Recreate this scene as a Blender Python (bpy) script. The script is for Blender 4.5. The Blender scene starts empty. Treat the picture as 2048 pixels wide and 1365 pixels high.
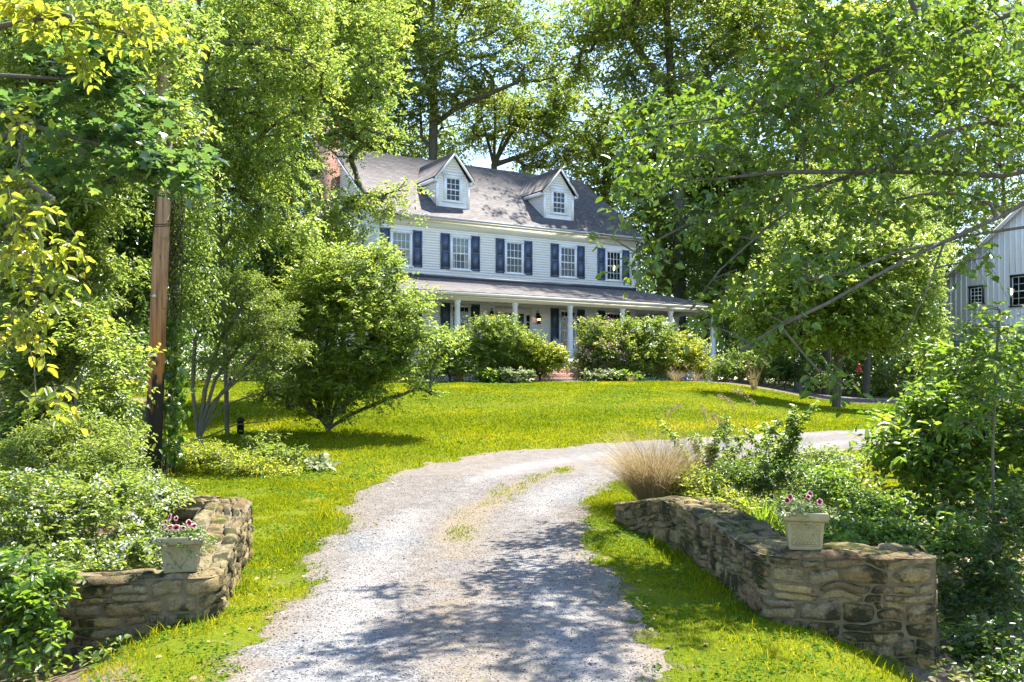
import bpy, math, random
import numpy as np
from mathutils import Vector, Matrix
S = bpy.context.scene
F = 1800.0            # focal length in photograph pixels (2048 wide); the eye is at the world origin, z = 0
R = math.radians

# ---------------------------------------------------------------- camera, sky, sun, exposure
cd = bpy.data.cameras.new("camera"); cam = bpy.data.objects.new("camera", cd)
S.collection.objects.link(cam); S.camera = cam
cam.location = (0, 0, 0); cam.rotation_euler = (R(90), 0, 0)
cd.sensor_width = 36; cd.lens = F/2048*36; cd.shift_y = 77.5/2048
cd.clip_start = .05; cd.clip_end = 3000
SUN_AZ, SUN_EL = 41, 63          # degrees right of the view axis (+Y), above the horizon
W = bpy.data.worlds.new("World"); S.world = W; W.use_nodes = True
nt = W.node_tree; bg = nt.nodes["Background"]
sky = nt.nodes.new("ShaderNodeTexSky"); sky.sky_type = 'NISHITA'; sky.sun_disc = False
sky.sun_elevation = R(SUN_EL); sky.sun_rotation = R(SUN_AZ)
sky.air_density = 1.0; sky.dust_density = 0.4; sky.ozone_density = 2.5
nt.links.new(sky.outputs[0], bg.inputs[0]); bg.inputs[1].default_value = 0.15
sl = bpy.data.lights.new("sun", 'SUN'); sun = bpy.data.objects.new("sun", sl)
S.collection.objects.link(sun); sl.energy = 5.0; sl.angle = R(.5); sl.color = (1, .95, .86)
sd = Vector((math.sin(R(SUN_AZ))*math.cos(R(SUN_EL)), math.cos(R(SUN_AZ))*math.cos(R(SUN_EL)), math.sin(R(SUN_EL))))
sun.rotation_euler = sd.to_track_quat('Z', 'Y').to_euler(); sun.location = (0, 0, 40)
S.view_settings.view_transform = 'Standard'; S.view_settings.look = 'None'
S.view_settings.exposure = 1.6; S.view_settings.gamma = 1
cy = S.cycles
cy.max_bounces = 7; cy.diffuse_bounces = 4; cy.glossy_bounces = 2; cy.transmission_bounces = 5
cy.transparent_max_bounces = 6; cy.sample_clamp_indirect = 10; cy.caustics_reflective = False; cy.caustics_refractive = False
cy.use_denoising = True; cy.denoiser = 'OPENIMAGEDENOISE'; cy.denoising_prefilter = 'NONE'

# ---------------------------------------------------------------- small helpers
rng = np.random.default_rng(11); random.seed(5)
def P(px, py, d): return np.array([(px-1024)/F*d, d, -(py-760)/F*d])
def smooth(a, b, x):
    t = np.clip((np.asarray(x, float)-a)/(b-a), 0, 1); return t*t*(3-2*t)
def hash2(i, j, s=0):
    n = (i.astype(np.int64)*374761393 + j.astype(np.int64)*668265263 + s*974634777) & 0x7fffffff
    n = ((n ^ (n >> 13))*1274126177) & 0x7fffffff
    return ((n ^ (n >> 16)) & 0xffff)/65535.0
def vnoise(x, y, s=0):
    x = np.asarray(x, float); y = np.asarray(y, float)
    i = np.floor(x); j = np.floor(y); fx = x-i; fy = y-j
    fx = fx*fx*(3-2*fx); fy = fy*fy*(3-2*fy)
    a = hash2(i, j, s); b = hash2(i+1, j, s); c = hash2(i, j+1, s); d = hash2(i+1, j+1, s)
    return (a*(1-fx)+b*fx)*(1-fy)+(c*(1-fx)+d*fx)*fy
def fbm(x, y, s=0, o=4):
    t = 0; a = .5
    for k in range(o): t = t+a*vnoise(x*2**k, y*2**k, s+k); a *= .5
    return t/(1-.5**o)
def norm(v): return v/np.maximum(np.linalg.norm(v, axis=-1, keepdims=True), 1e-9)

def tag(o, label=None, cat=None, group=None, kind=None):
    if label: o["label"] = label
    if cat: o["category"] = cat
    if group: o["group"] = group
    if kind: o["kind"] = kind
    return o
def empty(name, loc, label, cat, group=None, rz=0):
    o = bpy.data.objects.new(name, None); S.collection.objects.link(o)
    o.location = tuple(float(c) for c in loc); o.rotation_euler = (0, 0, rz); o.empty_display_size = .2
    return tag(o, label, cat, group)
def link(name, me, mat, parent=None):
    o = bpy.data.objects.new(name, me); S.collection.objects.link(o)
    if mat and not len(me.materials): me.materials.append(mat)
    if parent: o.parent = parent
    return o
def np_mesh(name, V, faces, rnd=None, smooth_=False, extra=None):
    """V (n,3); faces: list of integer arrays (m,k)."""
    V = np.ascontiguousarray(V, dtype=np.float32)
    me = bpy.data.meshes.new(name); me.vertices.add(len(V)); me.vertices.foreach_set("co", V.ravel())
    faces = [np.asarray(f, dtype=np.int32) for f in faces if len(f)]
    li = np.concatenate([f.ravel() for f in faces]); tot = np.concatenate([np.full(len(f), f.shape[1], np.int32) for f in faces])
    st = np.concatenate([[0], np.cumsum(tot)[:-1]]).astype(np.int32)
    me.loops.add(len(li)); me.loops.foreach_set("vertex_index", li)
    me.polygons.add(len(tot)); me.polygons.foreach_set("loop_start", st)
    if smooth_: me.polygons.foreach_set("use_smooth", np.ones(len(tot), bool))
    me.update(calc_edges=True)
    for nm, a in ([("rnd", rnd)] if rnd is not None else [])+list((extra or {}).items()):
        at = me.attributes.new(nm, 'FLOAT', 'POINT'); at.data.foreach_set("value", np.asarray(a, dtype=np.float32).ravel())
    return me
class Acc:
    """collects vertices / faces into one mesh"""
    def __init__(s): s.V = []; s.F = {}; s.R = []; s.n = 0
    def add(s, V, faces, r=None):
        V = np.asarray(V, float)
        for f in faces:
            f = np.asarray(f, np.int64)
            if len(f): s.F.setdefault(f.shape[1], []).append(f+s.n)
        s.V.append(V); s.R.append(np.zeros(len(V)) if r is None else np.broadcast_to(np.asarray(r, float), (len(V),))); s.n += len(V)
        return s
    def box(s, x0, x1, y0, y1, z0, z1, r=None, M=None):
        V = np.array([[x, y, z] for z in (z0, z1) for y in (y0, y1) for x in (x0, x1)], float)
        if M is not None: V = V @ M[0].T + M[1]
        return s.add(V, [[(0, 2, 3, 1), (4, 5, 7, 6), (0, 1, 5, 4), (2, 6, 7, 3), (0, 4, 6, 2), (1, 3, 7, 5)]], r)
    def lathe(s, c, prof, n=16, r=None, ax=None):
        a = np.arange(n)/n*2*np.pi; V = []
        for rr, z in prof: V.append(np.stack([c[0]+rr*np.cos(a), c[1]+rr*np.sin(a), np.full(n, c[2]+z)], 1))
        V = np.concatenate(V); m = len(prof); f = []
        for k in range(m-1):
            for i in range(n): f.append((k*n+i, k*n+(i+1) % n, (k+1)*n+(i+1) % n, (k+1)*n+i))
        s.add(V, [f], r); b = s.n-len(V)
        s.F.setdefault(n, []).append(np.array([[b+(m-1)*n+i for i in range(n)]])); s.F[n].append(np.array([[b+n-1-i for i in range(n)]]))
        return s
    def tube(s, pts, rad, n=6, r=None, cap=True):
        pts = np.asarray(pts, float); rad = np.broadcast_to(np.asarray(rad, float), (len(pts),))
        t = norm(np.gradient(pts, axis=0)); u = np.cross(t[0], [0.3, 0.1, 1.0]); u = norm(u if np.linalg.norm(u) > .1 else np.cross(t[0], [1., 0, 0]))
        a = np.arange(n)/n*2*np.pi; V = []
        for k in range(len(pts)):
            u = norm(u-np.dot(u, t[k])*t[k]); w = np.cross(t[k], u)
            V.append(pts[k]+rad[k]*(np.cos(a)[:, None]*u+np.sin(a)[:, None]*w))
        V = np.concatenate(V); f = [(k*n+i, k*n+(i+1) % n, (k+1)*n+(i+1) % n, (k+1)*n+i) for k in range(len(pts)-1) for i in range(n)]
        s.add(V, [f], r); b = s.n-len(V)
        if cap:
            s.F.setdefault(n, []).append(np.array([[b+n-1-i for i in range(n)]])); s.F[n].append(np.array([[b+(len(pts)-1)*n+i for i in range(n)]]))
        return s
    def mesh(s, name, off=None, smooth_=False):
        V = np.concatenate(s.V)
        if off is not None: V = V-np.asarray(off)
        return np_mesh(name, V, [np.concatenate(v) for v in s.F.values()], np.concatenate(s.R), smooth_)
    def obj(s, name, mat, parent=None, off=None, smooth_=False): return link(name, s.mesh(name, off, smooth_), mat, parent)

# ---------------------------------------------------------------- materials
def newmat(name):
    m = bpy.data.materials.new(name); m.use_nodes = True; t = m.node_tree; return m, t, t.nodes["Principled BSDF"]
def nd(t, typ, **k):
    n = t.nodes.new(typ)
    for a, b in k.items(): setattr(n, a, b)
    return n
def ramp(t, src, stops):
    n = nd(t, "ShaderNodeValToRGB"); e = n.color_ramp.elements
    while len(e) < len(stops): e.new(.5)
    for q, (p, c) in zip(e, stops): q.position = p; q.color = (*c, 1)
    t.links.new(src, n.inputs[0]); return n.outputs[0]
def noise(t, scale, detail=4, rough=.55, vec=None, dist=0):
    n = nd(t, "ShaderNodeTexNoise"); n.inputs["Scale"].default_value = scale; n.inputs["Detail"].default_value = detail
    n.inputs["Roughness"].default_value = rough; n.inputs["Distortion"].default_value = dist
    if vec is not None: t.links.new(vec, n.inputs["Vector"])
    return n.outputs["Fac"]
def coord(t, kind="Object", scale=None):
    c = nd(t, "ShaderNodeTexCoord").outputs[kind]
    if scale:
        m = nd(t, "ShaderNodeMapping"); m.inputs["Scale"].default_value = scale; t.links.new(c, m.inputs[0]); c = m.outputs[0]
    return c
def mixc(t, fac, a, b, mode='MIX'):
    n = nd(t, "ShaderNodeMix", data_type='RGBA', blend_type=mode)
    for i, v in ((0, fac), (6, a), (7, b)):
        if isinstance(v, (int, float)): n.inputs[i].default_value = v
        elif isinstance(v, tuple): n.inputs[i].default_value = (*v, 1)
        else: t.links.new(v, n.inputs[i])
    return n.outputs[2]
def bump(t, b, src, strength, dist=.02):
    n = nd(t, "ShaderNodeBump"); n.inputs["Strength"].default_value = strength; n.inputs["Distance"].default_value = dist
    t.links.new(src, n.inputs["Height"]); t.links.new(n.outputs[0], b.inputs["Normal"])
def attr(t, name="rnd"):
    return nd(t, "ShaderNodeAttribute", attribute_name=name).outputs["Fac"]

def leafmat(name, dark, light, trans, tfac=.45, rough=.32, spec=.8, yellow=None):
    m, t, b = newmat(name); r = attr(t)
    stops = [(0, dark), (.75, light), (1, yellow or light)]
    c = ramp(t, r, stops); t.links.new(c, b.inputs["Base Color"])
    b.inputs["Roughness"].default_value = rough; b.inputs["Specular IOR Level"].default_value = spec
    tr = nd(t, "ShaderNodeBsdfTranslucent")
    k = (trans[0]/max(light[0], 1e-3), trans[1]/max(light[1], 1e-3), trans[2]/max(light[2], 1e-3))
    tc = ramp(t, r, [(0, tuple(min(.9, a*q) for a, q in zip(dark, k))), (.75, trans), (1, tuple(min(.9, a*q) for a, q in zip(yellow or light, k)))])
    t.links.new(tc, tr.inputs[0])
    mx = nd(t, "ShaderNodeMixShader"); mx.inputs[0].default_value = tfac
    t.links.new(b.outputs[0], mx.inputs[1]); t.links.new(tr.outputs[0], mx.inputs[2])
    t.links.new(mx.outputs[0], t.nodes["Material Output"].inputs[0]); return m
LM = dict(
 yellow=leafmat("leaf_yellow_green", (.075, .13, .012), (.16, .22, .016), (.52, .57, .045), .57, yellow=(.25, .26, .02)),
 mid=leafmat("leaf_mid_green", (.045, .09, .012), (.10, .155, .018), (.38, .49, .08), .56, yellow=(.15, .19, .02)),
 fresh=leafmat("leaf_fresh_green", (.055, .11, .012), (.125, .185, .018), (.44, .54, .085), .57, .3, .8, yellow=(.19, .23, .018)),
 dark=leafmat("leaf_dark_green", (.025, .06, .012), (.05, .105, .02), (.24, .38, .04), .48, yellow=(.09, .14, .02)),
 oak=leafmat("leaf_oak", (.05, .09, .014), (.105, .16, .024), (.40, .49, .06), .57, yellow=(.13, .16, .035)),
 blue=leafmat("leaf_blue_green", (.025, .06, .025), (.05, .105, .04), (.22, .38, .07), .45, .32, yellow=(.09, .14, .04)),
 pale=leafmat("leaf_pale", (.065, .115, .016), (.145, .215, .028), (.42, .53, .055), .5, .38, yellow=(.2, .24, .05)),
 lush=leafmat("leaf_lush_green", (.04, .095, .010), (.085, .17, .018), (.32, .48, .04), .5, .35, yellow=(.15, .22, .02)),
 silver=leafmat("leaf_cream_variegated", (.09, .15, .04), (.33, .37, .2), (.45, .5, .2), .35, .5, .3, yellow=(.5, .5, .33)),
 grass=leafmat("grass_blade", (.0935, .1350, .0040), (.1925, .2214, .0050), (.4400, .4752, .0060), .45, .7, .08, yellow=(.2970, .2700, .0150)),
 straw=leafmat("dry_straw", (.27, .19, .08), (.45, .34, .17), (.5, .4, .2), .25, .6, .2, yellow=(.55, .42, .27)),
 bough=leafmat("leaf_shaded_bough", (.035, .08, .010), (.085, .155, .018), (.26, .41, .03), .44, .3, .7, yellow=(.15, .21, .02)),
 clover=leafmat("clover_leaf", (.04, .10, .010), (.085, .17, .014), (.22, .38, .02), .4, .75, .08, yellow=(.13, .2, .02)),
 white=leafmat("petal_white", (.72, .66, .66), (.85, .83, .82), (.8, .8, .78), .3, .5, .3),
 pink=leafmat("petal_pink", (.55, .25, .35), (.75, .5, .55), (.7, .45, .5), .3, .5, .3, yellow=(.8, .7, .7)),
 orange=leafmat("petal_orange", (.5, .12, .05), (.6, .2, .08), (.6, .2, .08), .3, .5, .3),
)
def barkmat(name, a, b_, scale=14):
    m, t, b = newmat(name); v = coord(t, "Object", (1, 1, .22)); n = noise(t, scale, 6, .65, v)
    n2 = noise(t, 1.3, 3, .5, coord(t))
    c = ramp(t, n, [(.3, a), (.7, b_)]); c = mixc(t, n2, c, (.06, .07, .035)); t.links.new(c, b.inputs["Base Color"])
    b.inputs["Roughness"].default_value = .9; bump(t, b, n, .8, .03); return m
BARK = barkmat("bark_grey_brown", (.045, .035, .028), (.17, .14, .11))
TWIG = barkmat("twig_grey", (.09, .075, .055), (.24, .2, .16), 20)
def simple(name, col, rough=.6, var=.12, scale=6, bmp=0, spec=.3, metal=0):
    m, t, b = newmat(name); n = noise(t, scale, 5, .6, coord(t))
    d = tuple(max(0, c*(1-var)) for c in col); l = tuple(min(1, c*(1+var)) for c in col)
    t.links.new(ramp(t, n, [(.3, d), (.7, l)]), b.inputs["Base Color"])
    b.inputs["Roughness"].default_value = rough; b.inputs["Specular IOR Level"].default_value = spec; b.inputs["Metallic"].default_value = metal
    if bmp: bump(t, b, n, bmp, .01)
    return m
def paintmat(name, col, dirt=.25, rough=.45):
    m, t, b = newmat(name); n = noise(t, 1.1, 6, .7, coord(t, "Object", (1, 1, 2.5))); n2 = noise(t, 30, 3, .6, coord(t))
    c = ramp(t, n, [(.35, col), (.8, tuple(c*(1-dirt) for c in col))]); c = mixc(t, .12, c, ramp(t, n2, [(.4, (.3, .3, .28)), (.6, (1, 1, 1))]), 'MULTIPLY')
    t.links.new(c, b.inputs["Base Color"]); b.inputs["Roughness"].default_value = rough; return m
WHITE = paintmat("white_paint", (.86, .88, .91), .14); CREAM = paintmat("cream_paint", (.76, .75, .66), .2)
NAVY = paintmat("navy_shutter_paint", (.0675, .0980, .1620), .2, .4)
DARKTRIM = paintmat("charcoal_window_trim", (.035, .035, .037), .1)
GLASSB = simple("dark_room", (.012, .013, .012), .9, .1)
CURTAIN = simple("pale_curtain", (.55, .56, .5), .9, .15, 3)
def glassmat():
    m, t, b = newmat("window_glass"); t.nodes.remove(b); tr = nd(t, "ShaderNodeBsdfTransparent"); g = nd(t, "ShaderNodeBsdfGlossy"); g.inputs["Roughness"].default_value = .03
    tr.inputs[0].default_value = (.85, .9, .87, 1); lw = nd(t, "ShaderNodeFresnel"); lw.inputs[0].default_value = 1.6
    mx = nd(t, "ShaderNodeMixShader"); t.links.new(lw.outputs[0], mx.inputs[0]); t.links.new(tr.outputs[0], mx.inputs[1]); t.links.new(g.outputs[0], mx.inputs[2])
    t.links.new(mx.outputs[0], t.nodes["Material Output"].inputs[0]); return m
GLASS = glassmat()
def uvmesh(me, uvs):
    l = me.uv_layers.new(name="uv"); l.data.foreach_set("uv", np.asarray(uvs, np.float32).ravel())
def shinglemat():
    m, t, b = newmat("asphalt_shingle"); uv = coord(t, "UV")
    br = nd(t, "ShaderNodeTexBrick"); br.offset = .5; br.inputs["Scale"].default_value = 1
    br.inputs["Brick Width"].default_value = .34; br.inputs["Row Height"].default_value = .19; br.inputs["Mortar Size"].default_value = .012
    br.inputs["Color1"].default_value = (.0926, .0825, .0796, 1); br.inputs["Color2"].default_value = (.1519, .1401, .1386, 1); br.inputs["Mortar"].default_value = (.0445, .0391, .0383, 1)
    t.links.new(uv, br.inputs["Vector"])
    n = noise(t, 1.3, 5, .65, uv); c = mixc(t, .8, br.outputs["Color"], ramp(t, n, [(.3, (.78, .74, .74)), (.7, (1.18, 1.12, 1.08))]), 'MULTIPLY')
    n2 = noise(t, 60, 2, .6, uv); c = mixc(t, .5, c, ramp(t, n2, [(.35, (.6, .6, .6)), (.65, (1.3, 1.3, 1.3))]), 'MULTIPLY')
    t.links.new(c, b.inputs["Base Color"]); b.inputs["Roughness"].default_value = .85; bump(t, b, br.outputs["Fac"], -.6, .01); return m
SHINGLE = shinglemat()
def brickmat():
    m, t, b = newmat("red_brick"); v = coord(t, "UV")
    br = nd(t, "ShaderNodeTexBrick"); br.inputs["Scale"].default_value = 1; br.inputs["Brick Width"].default_value = .21; br.inputs["Row Height"].default_value = .075; br.inputs["Mortar Size"].default_value = .01
    br.inputs["Color1"].default_value = (.25, .085, .055, 1); br.inputs["Color2"].default_value = (.36, .15, .1, 1); br.inputs["Mortar"].default_value = (.38, .34, .3, 1)
    t.links.new(v, br.inputs["Vector"]); n = noise(t, 5, 5, .6, v)
    t.links.new(mixc(t, .6, br.outputs["Color"], ramp(t, n, [(.3, (.65, .6, .6)), (.7, (1.2, 1.15, 1.1))]), 'MULTIPLY'), b.inputs["Base Color"])
    b.inputs["Roughness"].default_value = .9; bump(t, b, br.outputs["Fac"], -.8, .01); return m
BRICK = brickmat()

# ---------------------------------------------------------------- the lie of the land
def hL(Y): return np.interp(Y, [-30, 9, 12, 15, 17.5, 22, 28, 34, 40, 60, 400], [-1.65, -1.65, -1.60, -1.45, -1.25, -.80, -.36, -.09, -.05, 0, 0])
def hR(Y): return np.interp(Y, [-30, 12, 15, 17, 20, 30, 38, 50, 400], [-1.65, -1.62, -1.42, -1.18, -1.08, -1.0, -.88, -.85, -.85])
def H0(X, Y):
    X = np.asarray(X, float); Y = np.asarray(Y, float)
    k = smooth(-3.5, 3.5, X-.30*Y)
    h = hL(Y)*(1-k)+hR(Y)*k
    near = 1-smooth(5.5, 7.5, Y)
    h = h-near*.42*smooth(1.7, 2.9, X)                      # foot of the right wall falls away
    h = h-(1-smooth(7, 11, Y))*.9*smooth(2.95, 4.2, X)      # little gully beside the wall
    h = h-(1-smooth(6, 9, Y))*.32*smooth(-2.1, -3.1, X)
    h = h-(1-smooth(5, 10, Y))*.35*smooth(-3.2, -4.2, X)
    return h
def G(px, d): x = (px-1024)/F*d; return np.array([x, d, float(H0(x, d))])
DRIVE = [(-1.2, -6), (-1.35, 2), (-1.51, 4.9), (-1.66, 6.2), (-1.74, 7.4), (-1.9, 9), (-1.97, 10.6), (-2.18, 12.5), (-1.96, 13.9), (-1.38, 15.2), (-.22, 16.6), (1.7, 17.5), (3.3, 18.1),
         (5.5, 18.7), (8.6, 20), (13, 22), (20, 26), (22, 23.5), (14, 19.2), (10, 17.6), (7.3, 16.8), (5.1, 16.0), (3.4, 15.4), (2.3, 14.6), (1.75, 13.8), (1.15, 12.3), (.86, 10.6), (.78, 8.5), (.79, 6.9), (.83, 4.9), (.9, 2), (1, -6)]
DRIVE = np.array(DRIVE)
PATH2 = np.array([(26, 29), (21, 32.5), (15.5, 35.5), (13.8, 40), (13.2, 50), (15.8, 50), (16.2, 42), (18.5, 38), (23, 35), (27.5, 31.5)], float)
WALK = np.array([(1.5, 35.2), (2.9, 36.2), (6, 38.2), (9, 40.6), (9.6, 39.6), (6.4, 36.9), (3.2, 34.8), (1.9, 34.2)], float)
def sdpoly(X, Y, poly):
    p = np.stack([np.asarray(X, float).ravel(), np.asarray(Y, float).ravel()], 1); d = np.full(len(p), 1e9); ins = np.zeros(len(p), bool)
    for a, b in zip(poly, np.roll(poly, -1, 0)):
        e = b-a; w = p-a; t = np.clip((w@e)/(e@e), 0, 1); d = np.minimum(d, np.sum((w-t[:, None]*e)**2, 1))
        c = (a[1] > p[:, 1]) != (b[1] > p[:, 1]); x = a[0]+(p[:, 1]-a[1])/(b[1]-a[1]+1e-12)*e[0]; ins ^= c & (p[:, 0] < x)
    return np.where(ins, -np.sqrt(d), np.sqrt(d)).reshape(np.shape(X))
def drive_sd(X, Y):
    s = sdpoly(X, Y, DRIVE); n = fbm(np.asarray(X)*1.3, np.asarray(Y)*1.3, 3)-.5; n2 = fbm(np.asarray(X)*9, np.asarray(Y)*9, 8)-.5
    return s+n*.5+n2*.35
STRIP = np.array([(-.62, 9.2), (-.6, 10.2), (-.35, 11.5), (.05, 13), (.9, 14.6)])
def strip_d(X, Y):      # grassy crown between the wheel tracks
    p = np.stack([np.ravel(X), np.ravel(Y)], 1); d = np.full(len(p), 1e9)
    for a, b in zip(STRIP[:-1], STRIP[1:]):
        e = b-a; w = p-a; t = np.clip((w@e)/(e@e), 0, 1); d = np.minimum(d, np.linalg.norm(w-t[:, None]*e, axis=1))
    return d.reshape(np.shape(X))

def axis(segs):
    out = []
    for a, b, s0, s1 in segs:
        x = a; 
        while x < b-1e-6:
            out.append(x); f_ = (x-a)/(b-a); x += s0+(s1-s0)*f_
    out.append(segs[-1][1]); return np.array(out)
xs = axis([(-600, -40, 80, 4), (-40, -6, 3, .3), (-6, -3.4, .3, .07), (-3.4, 3.2, .07, .07), (3.2, 6, .08, .25), (6, 30, .25, .6), (30, 60, 1, 6), (60, 600, 8, 80)])
ys = axis([(-40, 1, 6, .4), (1, 4.2, .4, .08), (4.2, 13, .07, .08), (13, 22, .09, .16), (22, 45, .2, .5), (45, 100, 1, 8), (100, 1200, 12, 160)])
def grid(xs, ys, keep=None, dz=None):
    X, Y = np.meshgrid(xs, ys); Z = H0(X, Y)+(fbm(X*.7, Y*.7, 5)-.5)*.07*smooth(1.5, 4, np.hypot(X, Y-2))
    if dz is not None: Z = Z+dz(X, Y)
    V = np.stack([X.ravel(), Y.ravel(), Z.ravel()], 1); ny, nx = X.shape
    idx = np.arange(nx*ny).reshape(ny, nx); q = np.stack([idx[:-1, :-1], idx[:-1, 1:], idx[1:, 1:], idx[1:, :-1]], -1).reshape(-1, 4)
    if keep is not None:
        k = keep(X, Y).ravel(); q = q[k[q].all(1)]; u = np.unique(q); mp = np.zeros(len(V), int); mp[u] = np.arange(len(u)); V = V[u]; q = mp[q]
    return V, q
def Hn(X, Y): return H0(X, Y)+(fbm(np.asarray(X)*.7, np.asarray(Y)*.7, 5)-.5)*.07*smooth(1.5, 4, np.hypot(X, np.asarray(Y)-2))
def groundmat():
    m, t, b = newmat("turf"); c0 = coord(t)
    n = noise(t, .55, 6, .6, c0); n2 = noise(t, 26, 4, .7, c0); n3 = noise(t, 2.2, 4, .6, c0)
    c = ramp(t, n, [(.3, (.09, .125, .005)), (.52, (.13, .155, .006)), (.75, (.18, .175, .012))])
    c = mixc(t, .65, c, ramp(t, n2, [(.3, (.5, .6, .45)), (.65, (1.25, 1.2, 1.1))]), 'MULTIPLY')
    soil = ramp(t, n2, [(.3, (.1, .07, .045)), (.7, (.26, .2, .14))])
    a = nd(t, "ShaderNodeAttribute", attribute_name="soil").outputs["Fac"]
    ad = nd(t, "ShaderNodeMath", operation='ADD'); t.links.new(a, ad.inputs[0]); 
    mm = nd(t, "ShaderNodeMath", operation='MULTIPLY_ADD'); t.links.new(n3, mm.inputs[0]); mm.inputs[1].default_value = 1.2; mm.inputs[2].default_value = -.6
    t.links.new(mm.outputs[0], ad.inputs[1])
    fac = ramp(t, ad.outputs[0], [(.35, (0, 0, 0)), (.6, (1, 1, 1))])
    c = mixc(t, fac, c, soil); t.links.new(c, b.inputs["Base Color"]); b.inputs["Roughness"].default_value = .95; b.inputs["Specular IOR Level"].default_value = .1
    bump(t, b, n2, .8, .04); return m
V, q = grid(xs, ys)
def wooded(X, Y):   # where trees and shrubs keep the turf bare
    px = 1024+F*X/np.maximum(Y, .5)
    s = smooth(.5, -.5, X+.395*Y-.3*np.sin(Y*.9))*(Y < 26)+smooth(-2, 2, (-.42*Y-2)-X)*(Y >= 26)
    s = s+smooth(41, 46, Y)+smooth(33, 36, Y)*smooth(.5, .1, abs(X-3-.6*(Y-36)) > 60)
    s = s+smooth(2.2, 2.9, X)*(Y < 12.5)*smooth(13, 11, Y)+smooth(17, 20, X-.1*(Y-20))*(Y < 40)*(Y > 21)
    return np.clip(s, 0, 1)
soil = wooded(V[:, 0], V[:, 1]); e = np.clip(drive_sd(V[:, 0], V[:, 1]), 0, 9); soil = np.clip(soil+.42*(1-smooth(.0, .35, e))*(V[:, 1] < 30), 0, 1)
land = link("ground", np_mesh("ground", V, [q], None, True, {"soil": soil}), groundmat()); tag(land, kind="structure")

def gravelmat():
    m, t, b = newmat("pale_gravel"); c0 = coord(t)
    n = noise(t, .9, 5, .6, c0); n2 = noise(t, 45, 3, .75, c0); n3 = noise(t, 6, 5, .7, c0)
    vo = nd(t, "ShaderNodeTexVoronoi"); vo.inputs["Scale"].default_value = 48; t.links.new(c0, vo.inputs["Vector"])
    sp = nd(t, "ShaderNodeSeparateColor"); t.links.new(vo.outputs["Color"], sp.inputs[0])
    warm = ramp(t, n3, [(.25, (.1163, .0974, .0815)), (.5, (.1677, .1491, .1358)), (.72, (.2122, .1981, .1902))])
    grey = ramp(t, sp.outputs[0], [(0, (.0608, .0646, .0707)), (.5, (.1292, .1330, .1414)), (1, (.2508, .2584, .2678))])
    c = mixc(t, .75, warm, ramp(t, sp.outputs[1], [(0, (.72, .7, .68)), (.5, (1, 1, 1)), (1, (1.18, 1.18, 1.17))]), 'MULTIPLY')
    a = nd(t, "ShaderNodeAttribute", attribute_name="grey").outputs["Fac"]; c = mixc(t, a, c, grey)
    d = nd(t, "ShaderNodeAttribute", attribute_name="dirt").outputs["Fac"]; c = mixc(t, d, c, mixc(t, n2, (.14, .1, .06), (.3, .24, .16)))
    u = nd(t, "ShaderNodeAttribute", attribute_name="rut").outputs["Fac"]; c = mixc(t, u, c, mixc(t, .85, ramp(t, n3, [(.3, (.22, .205, .19)), (.7, (.30, .285, .27))]), ramp(t, n2, [(.3, (.8, .8, .8)), (.7, (1.15, 1.15, 1.15))]), 'MULTIPLY'))
    t.links.new(c, b.inputs["Base Color"]); b.inputs["Roughness"].default_value = .9; b.inputs["Specular IOR Level"].default_value = .2
    bump(t, b, vo.outputs["Distance"], .7, .012); return m
GRAVEL = gravelmat()
def dzd(X, Y):
    s = drive_sd(X, Y); return np.clip(-s*.25, -.03, .012)
V, q = grid(xs[(xs > -8) & (xs < 26)], ys[(ys > -12) & (ys < 30)], lambda X, Y: drive_sd(X, Y) < .25, dzd)
X, Y = V[:, 0], V[:, 1]; s = sdpoly(X, Y, DRIVE)
def gblob(cx_, cy_, rx, ry): return smooth(1.15, .55, np.hypot((X-cx_)/rx, (Y-cy_)/ry)+(fbm(X*3, Y*3, 2)-.5)*.9)
grey = np.maximum.reduce([gblob(-1.45, 9.2, .75, .75), gblob(-1.25, 5.6, .75, .3), gblob(-1.0, 4.9, .9, .28), .8*gblob(.9, 12, .5, 1.0), .5*gblob(3, 17, 3, 1)])
dirt = np.clip(.75*smooth(.28, .08, np.abs(strip_d(X, Y)))*fbm(X*4, Y*4, 7)*1.5+.5*smooth(-.35, 0, s)*fbm(X*2, Y*2, 9), 0, .8)
dirt = np.clip(dirt+smooth(.5, .0, np.hypot((X-.0)/1., (Y-5.1)/1.6)-.3)*.55*fbm(X*3, Y*3, 12), 0, .85)
CL = np.array([(-.25, -5), (-.3, 4), (-.42, 6.2), (-.5, 7.6), (-.55, 9.2), (-.5, 10.6), (-.3, 12), (.1, 13.2), (.9, 14.6), (2.5, 16.2), (5.3, 17.4), (9, 19), (20, 25)])
def cl_d(X, Y):
    p = np.stack([np.ravel(X), np.ravel(Y)], 1); d = np.full(len(p), 1e9)
    for a, b in zip(CL[:-1], CL[1:]):
        e = b-a; w = p-a; t = np.clip((w@e)/(e@e), 0, 1); d = np.minimum(d, np.linalg.norm(w-t[:, None]*e, axis=1))
    return d
cd_ = cl_d(X, Y); rut = np.exp(-((cd_-.72)/.27)**2)*smooth(.25, .6, fbm(X*.9, Y*.5, 77)); rut = np.clip(rut*(.5+.5*fbm(X*5, Y*2.5, 71)), 0, .85)
dirt = np.clip(dirt+.5*np.exp(-(cd_/.3)**2)*smooth(.4, .6, fbm(X*2.2, Y*1.4, 72))+.35*smooth(.9, 1.25, cd_)*fbm(X*2, Y*2, 73), 0, .85)
tag(link("driveway", np_mesh("driveway", V, [q], None, True, {"grey": grey, "dirt": dirt, "rut": rut}), GRAVEL), kind="structure")
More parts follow.
